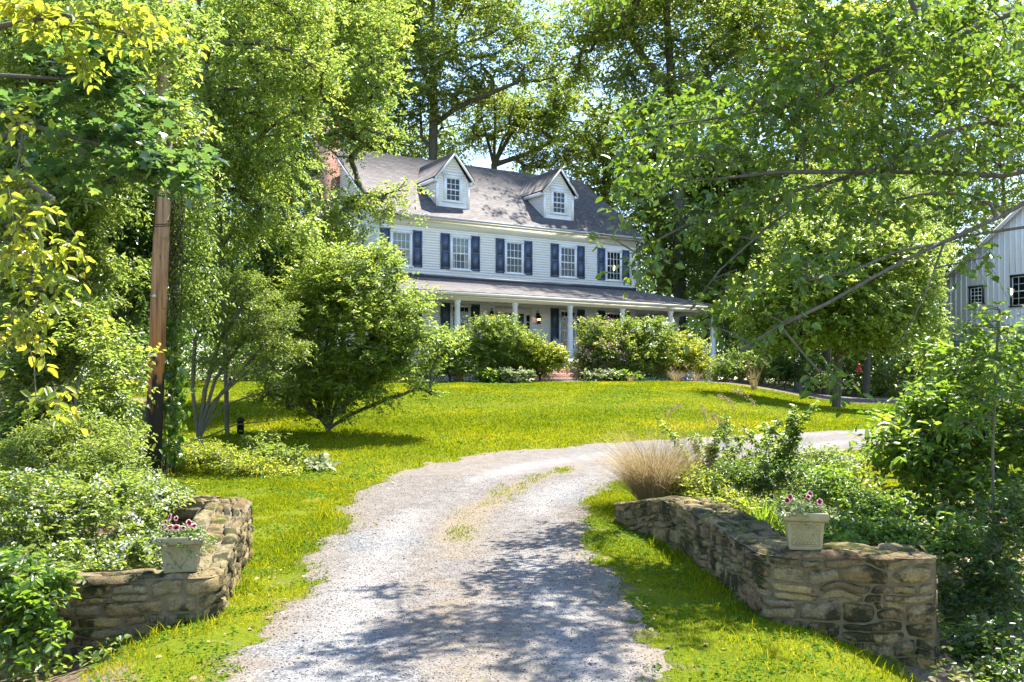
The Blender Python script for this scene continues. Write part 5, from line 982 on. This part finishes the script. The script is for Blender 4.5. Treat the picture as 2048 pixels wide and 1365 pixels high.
# big-leaved tree reaching in from the right, close to the camera
q = lambda x, y, z: np.array([x, y, z], float)
near = plant("magnolia_tree", "large-leaved tree off the right edge whose long bare boughs sweep across the view", "tree", q(7.6, 9.5, float(H0(7.6, 9.5))), [q(7.6, 9.5, -2.0), q(7.5, 9.4, .6), q(7.3, 9.4, 2.4), q(7.1, 9.3, 4.4), q(6.9, 9.3, 6.4)],
      [(1250, 265, 9, 60, 35, .5), (1330, 330, 9, 90, 60, .7), (1450, 260, 9, 100, 60, .8), (1580, 200, 9, 110, 70, .8), (1700, 130, 9, 120, 70, .9), (1850, 60, 9, 120, 70, .9), (1980, 150, 8.8, 80, 80, .8), (1700, 300, 8.8, 120, 60, .8), (1500, 400, 8.8, 90, 40, .6), (1880, 300, 8.6, 120, 60, .7), (1750, 420, 8.4, 110, 40, .6), (1950, 400, 8.2, 70, 22, .4), (1620, 520, 8, 80, 40, .5), (1400, 440, 8.8, 60, 40, .5), (1200, 470, 8.6, 45, 14, .25), (1290, 520, 8.4, 30, 35, .25), (1560, 640, 7.8, 50, 30, .3), (1480, 560, 8, 30, 50, .3), (1660, 740, 7.6, 40, 30, .25), (1940, 520, 7.8, 40, 12, .2), (1620, 40, 9.2, 80, 50, .8), (1400, 640, 8, 40, 16, .2), (1500, 680, 7.8, 35, 20, .2),
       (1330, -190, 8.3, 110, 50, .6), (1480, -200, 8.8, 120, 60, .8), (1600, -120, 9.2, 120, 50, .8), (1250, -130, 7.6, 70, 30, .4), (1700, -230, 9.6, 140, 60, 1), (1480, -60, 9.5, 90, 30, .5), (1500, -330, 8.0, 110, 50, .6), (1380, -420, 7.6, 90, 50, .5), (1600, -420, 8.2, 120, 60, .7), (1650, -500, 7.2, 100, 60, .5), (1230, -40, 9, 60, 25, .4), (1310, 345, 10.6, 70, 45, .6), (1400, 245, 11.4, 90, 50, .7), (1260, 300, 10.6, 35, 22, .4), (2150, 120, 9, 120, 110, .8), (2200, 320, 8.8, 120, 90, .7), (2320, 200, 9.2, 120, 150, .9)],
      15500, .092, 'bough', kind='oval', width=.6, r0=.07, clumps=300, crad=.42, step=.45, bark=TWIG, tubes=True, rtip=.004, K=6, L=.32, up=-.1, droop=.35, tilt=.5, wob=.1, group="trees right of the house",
      limbs=[[q(7.2, 9.3, 3.0), P(2048, 253, 9.2), P(1974, 245, 9.1), P(1881, 267, 9), P(1772, 332, 9), P(1656, 366, 9), P(1587, 383, 9), P(1485, 414, 8.9), P(1382, 445, 8.8), P(1270, 505, 8.6)],
             [q(7.0, 9.3, 5.0), P(2048, 20, 9.3), P(1970, 44, 9.2), P(1895, 85, 9.1), P(1793, 120, 9), P(1656, 185, 9), P(1587, 209, 9), P(1450, 235, 9), P(1250, 262, 9)],
             [q(7.2, 9.3, 3.4), P(2048, 191, 9), P(1981, 147, 9), P(1895, 92, 9), P(1837, 34, 9), P(1810, -30, 9.2)],
             [q(7.3, 9.4, 2.6), P(2008, 352, 8.8), P(1861, 345, 8.7), P(1724, 343, 8.7), P(1553, 345, 8.7), P(1433, 359, 8.8)],
             [q(7.4, 9.4, 2.2), P(2048, 407, 8.2), P(1992, 437, 8.1), P(1889, 484, 8), P(1816, 517, 8), P(1743, 557, 7.9), P(1651, 609, 7.8), P(1560, 652, 7.8), P(1480, 700, 7.7)],
             [q(7.4, 9.4, 2.0), P(2048, 455, 8.2), P(1926, 473, 8.1), P(1860, 491, 8), P(1790, 505, 8), P(1700, 545, 7.9), P(1620, 560, 7.9)],
             [P(1656, 366, 9), P(1540, 450, 8.8), P(1440, 540, 8.6), P(1380, 620, 8.3)], [P(1889, 484, 8), P(1850, 590, 7.8), P(1800, 690, 7.6)], [P(1560, 652, 7.8), P(1600, 700, 7.7), P(1640, 745, 7.6)]])

# right foreground: weeds, irises, rose, spicebush on the bank
fountain("fountain_grass", "bristling clump of dry straw-coloured grass at the driveway's inner bend", 1312, 11.2, 2100, .18, 1.1, .009, .65, 'straw', cat="grass clump", stiff=.45, segs=6)
fountain("fountain_grass", "tall thin dead stalks with pale seed heads rising above the dry clump", 1400, 12.0, 120, .45, 1.3, .007, .22, 'straw', 6, cat="grass clump", stiff=.1, group=None)
fountain("dead_stalks", "brown leafless weed stalks standing over the bank", 1520, 11.3, 90, .5, 1.3, .008, .2, 'straw', 0, cat="weed", stiff=.05)
fountain("iris_clump", "fresh green sword-leaved clump behind the stone wall", 1525, 9.6, 190, .22, .52, .016, .5, 'lush', cat="plant", stiff=.3)
fountain("iris_clump", "broad arching green-leaved clump beside the wall's middle", 1600, 9.2, 170, .25, .48, .016, .8, 'lush', cat="plant", stiff=.5)
fountain("iris_clump", "small sword-leaved clump low behind the mossy wall top", 1470, 8.8, 110, .16, .38, .012, .8, 'lush', cat="plant", stiff=.5)
B2 = dict(kind='oval', r0=.009, wob=.2, step=.2, bark=TWIG, tubes=True, K=8, stems=1, group="plants on the right bank")
def weed(lab, px, d, ns, h, spread, ls, mat, name="pokeweed", lean=.25):
    b = G(px, d); root = empty(name, b, lab, "weed", "plants on the right bank"); a = Acc(); Vs, Fs, Rs, o = [], [], [], 0
    for i in range(ns):
        an = rng.uniform(0, 6.28); rr = spread*rng.uniform(.1, 1); x = b+[rr*math.cos(an), rr*math.sin(an), 0]; x[2] = float(Hn(x[0], x[1]))-.02; H_ = h*rng.uniform(.55, 1.05); ld = rng.normal(0, lean, 2)
        pts = np.array([x+[ld[0]*H_*t*t, ld[1]*H_*t*t, H_*t] for t in np.linspace(0, 1, 7)])+rng.normal(0, .01, (7, 3)); a.tube(pts, np.linspace(.007, .002, 7), 5)
        m = int(H_/ls*2.6); t = rng.uniform(.18, 1, m)**.8; c = np.stack([np.interp(t, np.linspace(0, 1, 7), pts[:, k]) for k in range(3)], 1); q_ = rng.uniform(0, 6.28, m)
        dr = np.stack([np.cos(q_), np.sin(q_), rng.uniform(-.1, .9, m)], 1); v, f, r_ = twigs(c, dr, ls*1.9*(1.3-t), 5, ls, .5, 'oval', .3, .4); Vs.append(v); Fs.append(f[0]+o); Rs.append(r_); o += len(v)
    a.obj("stems", TWIG, root, b, True); link("leaves", np_mesh("leaves", np.concatenate(Vs)-b, [np.concatenate(Fs)], np.concatenate(Rs)), LM[mat], root)
weed("sunny yellow-green weed with upright leafy stems between the dry grass and dead stalks", 1420, 11.6, 16, 1.15, .42, .055, 'fresh')
weed("taller leafy weed in the gap below the hanging bough", 1545, 10.9, 11, 1.35, .38, .065, 'mid')
weed("loose spindly weed leaning over the bank, nearest the white-flowered rose", 1640, 10.6, 9, .7, .35, .05, 'fresh')
bush("wild_aster", "bushy dark green perennial behind the irises", "weed", [(1560, 950, 10.4, 90, 26, .5), (1640, 965, 9.8, 70, 35, .45), (1480, 960, 10.6, 70, 35, .45), (1600, 1000, 9.2, 60, 30, .35)], 7000, .042, 'dark', 1560, 10.2, **{**B2, 'clumps': 80, 'L': .18})
bush("multiflora_rose", "small white-flowered rose low behind the bank perennials", "rose bush", [(1650, 918, 11, 60, 20, .4), (1590, 920, 11.2, 40, 18, .4)], 2600, .042, 'mid', 1640, 11, **{**B2, 'clumps': 40, 'L': .18, 'flowers': 'white', 'nflow': 110, 'fsize': .028})
bush("ground_vine", "low green creeper spilling behind the far end of the right stone wall", "vine", [(1330, 975, 11.2, 60, 14, .4), (1420, 980, 10.4, 60, 20, .4), (1480, 1010, 9.6, 50, 25, .3), (1400, 960, 11, 70, 18, .4)], 4200, .05, 'yellow', 1400, 10.6, **{**B2, 'clumps': 60, 'L': .16})
plant("spicebush", "tall broad-leaved shrub with big fresh leaves filling the right edge in front of the barn", "shrub", G(1900, 9.5), [G(1900, 9.5)-[0, 0, .1], P(1905, 980, 9.5)],
      [(1860, 830, 9.5, 75, 50, .6), (1950, 790, 9.4, 100, 60, .6), (1900, 900, 9.2, 110, 60, .6), (2020, 880, 9, 60, 80, .6), (1810, 920, 9.4, 60, 35, .5), (1960, 980, 8.8, 100, 50, .5), (1850, 1010, 8.8, 80, 40, .5), (2040, 700, 9.2, 40, 50, .5), (1930, 700, 9.4, 50, 40, .4), (1760, 1000, 9, 60, 35, .4)],
      8500, .095, 'lush', kind='oval', width=.5, r0=.035, clumps=110, crad=.36, step=.3, bark=TWIG, tubes=True, K=7, L=.33, up=.35, stems=1, group="plants on the right bank", rtip=.004)
plant("hickory_sapling", "young sapling with tiered compound leaves silhouetted on the barn wall", "sapling", G(1990, 7.2), [G(1990, 7.2)-[0, 0, .1], P(1985, 900, 7.2), P(1992, 720, 7.2), P(2000, 620, 7.2)],
      [(1990, 620, 7.2, 35, 14, .15), (1970, 660, 7.2, 55, 10, .2), (2030, 665, 7.2, 35, 8, .15), (1960, 715, 7.2, 70, 12, .25), (2040, 720, 7.2, 40, 10, .2), (1990, 780, 7.2, 80, 18, .25), (1950, 850, 7.2, 70, 25, .25)],
      620, .085, 'lush', kind='oval', width=.45, r0=.012, clumps=42, crad=.4, step=.2, bark=TWIG, tubes=True, K=7, L=.3, up=0, group="plants on the right bank", rtip=.003, tilt=.25, sides=5)
plant("viburnum_shrub", "shaded bank shrub with small rounded leaves, right behind the planter", "shrub", G(1740, 8.2), [G(1740, 8.2)-[0, 0, .1], P(1745, 1100, 8.2)],
      [(1680, 960, 8.8, 50, 30, .4), (1740, 1010, 8.4, 60, 35, .4), (1700, 1060, 7.8, 70, 25, .35), (1790, 1070, 7.8, 70, 30, .4), (1860, 1090, 7.4, 70, 25, .35), (1680, 1090, 7.4, 50, 14, .25), (1950, 1080, 7.4, 70, 40, .4)],
      7500, .052, 'lush', kind='oval', width=.6, r0=.02, clumps=110, crad=.34, step=.22, bark=TWIG, tubes=True, K=7, L=.2, up=.3, stems=1, group="plants on the right bank")
plant("elder_shrub", "leafy green shrub on the bank just outside the right-hand edge", "shrub", G(2330, 9), [G(2330, 9)-[0, 0, .1], P(2330, 900, 9)],
      [(2250, 850, 9, 100, 70, .6), (2380, 900, 9, 110, 80, .6), (2300, 1000, 8.6, 120, 60, .5), (2180, 1050, 8.2, 60, 40, .4)],
      5000, .08, 'lush', kind='oval', width=.5, r0=.02, clumps=60, crad=.4, step=.3, bark=TWIG, tubes=True, K=7, L=.3, up=.3, stems=1, group="plants on the right bank")
plant("gully_brambles", "dark tangled brambles in the gully right of the stone wall's end", "bramble", G(1980, 6.8), [G(1980, 6.8)-[0, 0, .1], P(1985, 1230, 6.8)],
      [(1950, 1190, 7.0, 60, 50, .35), (2020, 1150, 6.8, 50, 60, .35), (1980, 1270, 6.4, 60, 50, .3), (2030, 1330, 6.0, 50, 40, .3), (1930, 1300, 6.8, 40, 40, .3), (2050, 1040, 6.8, 50, 60, .35), (1960, 1340, 6.2, 60, 30, .25)],
      6500, .048, 'dark', kind='oval', width=.55, r0=.02, clumps=90, crad=.36, step=.2, bark=TWIG, tubes=True, K=7, L=.2, up=.3, stems=1, group="plants on the right bank")
# left bed between pole and lawn
BL = dict(kind='oval', r0=.015, step=.2, bark=TWIG, tubes=True, K=8, stems=1, group="plants in the bed by the pole")
bush("laurel_shrub", "small upright shrub with glossy pale leaves beside the lawn, right of the pole", "shrub", [(530, 880, 15.6, 30, 25, .3), (560, 910, 15.2, 40, 25, .35), (500, 925, 15, 30, 20, .3)], 1500, .09, 'pale', 530, 15.4, **{**BL, 'clumps': 26, 'L': .3, 'width': .3})
bush("bed_perennial", "bright low weeds spreading right of the pole's foot", "weed", [(420, 915, 14.4, 80, 22, .5), (480, 930, 14.2, 60, 20, .4), (380, 900, 14.8, 60, 22, .4), (560, 935, 14.2, 50, 15, .4)], 8000, .045, 'yellow', 440, 14.4, **{**BL, 'clumps': 90, 'L': .16})
bush("hosta", "pale spreading hosta at the lawn side of the pole bed", "plant", [(640, 935, 14.6, 28, 12, .25)], 190, .15, 'silver', 640, 14.6, **{**BL, 'clumps': 12, 'K': 5, 'L': .2, 'tubes': False, 'group': None})
bush("bed_perennial", "leafy weeds at the left of the pole's foot", "weed", [(230, 930, 13.6, 60, 25, .5), (170, 900, 14, 60, 30, .5), (270, 960, 12.6, 50, 16, .4)], 6000, .05, 'mid', 220, 13.6, **{**BL, 'clumps': 70, 'L': .18})
bush("bed_perennial", "creeping weeds behind the back of the left stone wall", "weed", [(330, 985, 10.2, 50, 14, .35), (280, 1000, 9.6, 50, 18, .3)], 2600, .045, 'mid', 320, 10, **{**BL, 'clumps': 40, 'L': .15})

# ---------------------------------------------------------------- grass, clover, pebbles: nobody could count them
def field(name, label, n, x0, x1, y0, y1, h, w, keep, mat='grass', lean=.5, dens=None):
    X = rng.uniform(x0, x1, n); Y = y0+(y1-y0)*rng.uniform(0, 1, n)**.75; k = keep(X, Y); X, Y = X[k], Y[k]; n = len(X)
    Z = Hn(X, Y)-.004; b = np.stack([X, Y, Z], 1); sc = 1+(Y-y0)/(y1-y0)*.6; a_ = rng.uniform(0, 2*np.pi, n)
    sd_ = np.stack([np.cos(a_), np.sin(a_), 0*a_], 1); ll = h*rng.uniform(.4, 1.15, n)*sc*(.7+.6*vnoise(X*1.7, Y*1.7, 22)); ln = rng.normal(0, lean, (n, 2))
    tip = b+np.stack([ln[:, 0]*ll, ln[:, 1]*ll, ll], 1); mid_ = b+(tip-b)*.55+[0, 0, .0]; mid_[:, 2] += ll*.12; ww = (w*sc)[:, None]
    V = np.stack([b-sd_*ww/2, b+sd_*ww/2, mid_+sd_*ww*.4, mid_-sd_*ww*.4, tip], 1).reshape(-1, 3); o = np.arange(n)[:, None]*5
    hue = np.clip(1.3*fbm(X*.55, Y*.55, 31)-.25+.35*(fbm(X*2.6, Y*2.6, 33)-.5)+.4*rng.uniform(-.5, 1, n), 0, 1)
    return tag(link(name, np_mesh(name, V, [o+np.array([[0, 1, 2, 3]]), o+np.array([[3, 2, 4]])], np.repeat(hue, 5)), LM[mat]), label, "grass", kind="stuff")
def ok(X, Y, e=0, thin=0):
    s = drive_sd(X, Y); g = s > e-.16*rng.random(np.shape(X))**3; g &= ~((sdpoly(X, Y, PATH2) < 0) | (sdpoly(X, Y, WALK) < .2)); wd = wooded(X, Y)+(fbm(X*1.1, Y*1.1, 14)-.5)*.8; g &= wd < .55
    g &= ~((X > 1.72) & (X < 2.9) & (Y > 6.1) & (Y < 6.5)); return g
def inview(X, Y, m=1.0): return np.abs(X) < .6*Y+m+1.2
field("near_grass", "short sunlit grass on the verges beside the driveway", 300000, -5, 6, 3.6, 13.5, .028, .005, lambda X, Y: ok(X, Y, .02) & inview(X, Y, .3) & (fbm(X*2.3, Y*2.3, 17)+.15*(X > .9)*(Y < 6.5) > .40))
field("middle_grass", "mown grass around the bend of the driveway", 300000, -9, 14, 11.5, 24, .034, .012, lambda X, Y: ok(X, Y, .03) & inview(X, Y) & (rng.random(len(X)) < smooth(11, 13.5, Y)*(1-smooth(19, 24, Y))))
field("lawn_grass", "mown front lawn below the farmhouse", 320000, -17, 22, 18, 37, .022, .024, lambda X, Y: ok(X, Y, .05) & inview(X, Y) & (rng.random(len(X)) < smooth(18, 24, Y)*.9+.1))
field("crown_grass", "thin strip of grass between the wheel tracks", 70000, -1.6, 1.6, 4.2, 15, .03, .006, lambda X, Y: (strip_d(X, Y)+(fbm(X*6, Y*3, 5)-.5)*.7+.22*rng.random(np.shape(X)) < .16) | ((np.hypot((X-.05)/.55, (Y-4.9)/.8)+(fbm(X*6, Y*6, 6)-.5)*1.6) < .62) & (fbm(X*14, Y*14, 2) > .5))
field("long_grass", "longer grass tufts at the feet of the stone walls", 16000, -3.4, 3.2, 4.5, 11, .075, .006, lambda X, Y: ok(X, Y, .1) & ((np.abs(X-1.55)+(fbm(X*5, Y*5, 1)-.5)*.3 < .14) | ((Y < 6.1) & (Y > 5.6) & (X > 1.3)) | ((X < -1.95) & (X > -2.3) & (Y > 5.9)) | ((Y < 6.15) & (Y > 5.8) & (X < -2))))
def cover(name, label, n, x0, x1, y0, y1, ls, keep, mat='lush', z=.03):
    X = rng.uniform(x0, x1, n); Y = rng.uniform(y0, y1, n); k = keep(X, Y); X, Y = X[k], Y[k]; p = np.stack([X, Y, Hn(X, Y)+rng.uniform(.3, 1, len(X))*z], 1)
    dr = rng.normal(0, 1, p.shape); dr[:, 2] *= .35; V, fs, r = leaf_arrays(p, dr, rng.normal(0, .35, p.shape)+[0, 0, 1], ls*rng.uniform(.5, 1.3, len(p)), .75, 'oval', rng.uniform(0, 1, len(p)))
    return tag(link(name, np_mesh(name, V, fs, r), LM[mat]), label, "ground cover", kind="stuff")
cover("clover", "low clover and plantain leaves in the driveway verges", 60000, -4.5, 3.2, 4, 15, .028, lambda X, Y: ok(X, Y, -.03) & inview(X, Y, .2) & (fbm(X*3.1, Y*3.1, 41) > .52), 'clover')
cover("bank_ground_cover", "mixed low leaves covering the wooded banks on both sides", 190000, -11, 11, 5.6, 24, .055, lambda X, Y: (wooded(X, Y) > .4) & inview(X, Y, 1) & ~((X > 1.3) & (X < 2.95) & (Y > 6.0) & (Y < 6.55)) & ~((X < -1.9) & (X > -3.4) & (Y > 6.1) & (Y < 6.65)) & (fbm(X*2, Y*2, 51) > .4), 'mid', .12)
cover("leaf_litter", "scattered brown dead leaves on the verges and banks", 9000, -9, 6, 4.3, 18, .04, lambda X, Y: (wooded(X, Y)+(np.abs(drive_sd(X, Y)) < .4)*.5 > .35) & (fbm(X*2.4, Y*2.4, 61) > .5) & ~((X > 1.2) & (X < 2.95) & (Y > 6.0)), 'straw', .02)
cover('lawn_clover', 'darker clover patches spread through the mown lawn', 90000, -14, 18, 12, 35, .05, lambda X, Y: ok(X, Y, .1) & inview(X, Y, .2) & (fbm(X*.8, Y*.8, 43)+.3*(fbm(X*3, Y*3, 44)-.5) > .56), 'clover', .035)
def pebbles(n):
    X = rng.uniform(-2.4, 2.2, n); Y = 4+10*rng.uniform(0, 1, n)**1.4; k = drive_sd(X, Y) < .05; X, Y = X[k], Y[k]; n = len(X); r = rng.uniform(.0025, .0065, n)*(1+.9*(rng.random(n) > .985))
    c = np.stack([X, Y, Hn(X, Y)+.012+r*.2], 1); T = np.array([(1, 0, 0), (0, 1, 0), (-1, 0, 0), (0, -1, 0), (.1, .1, .75), (0, 0, -.6), ]); an = rng.uniform(0, 6.28, n); ca, sa = np.cos(an), np.sin(an)
    S_ = r[:, None]*rng.uniform(.6, 1.3, (n, 3)); L_ = T[None]*S_[:, None]; V = np.stack([L_[..., 0]*ca[:, None]-L_[..., 1]*sa[:, None], L_[..., 0]*sa[:, None]+L_[..., 1]*ca[:, None], L_[..., 2]], -1)+c[:, None]
    f = np.array([(0, 1, 4), (1, 2, 4), (2, 3, 4), (3, 0, 4), (1, 0, 5), (2, 1, 5), (3, 2, 5), (0, 3, 5)])
    m, t, b = newmat("gravel_stones"); t.links.new(ramp(t, attr(t), [(0, (.03, .027, .027)), (.25, (.12, .105, .095)), (.7, (.21, .19, .17)), (1, (.30, .285, .27))]), b.inputs["Base Color"]); b.inputs["Roughness"].default_value = .85
    return tag(link("loose_gravel", np_mesh("loose_gravel", V.reshape(-1, 3), [(f[None]+np.arange(n)[:, None, None]*6).reshape(-1, 3)], np.repeat(rng.uniform(0, 1, n), 6)), m), "loose grey and tan gravel stones on the driveway", "gravel", kind="stuff")
pebbles(70000)
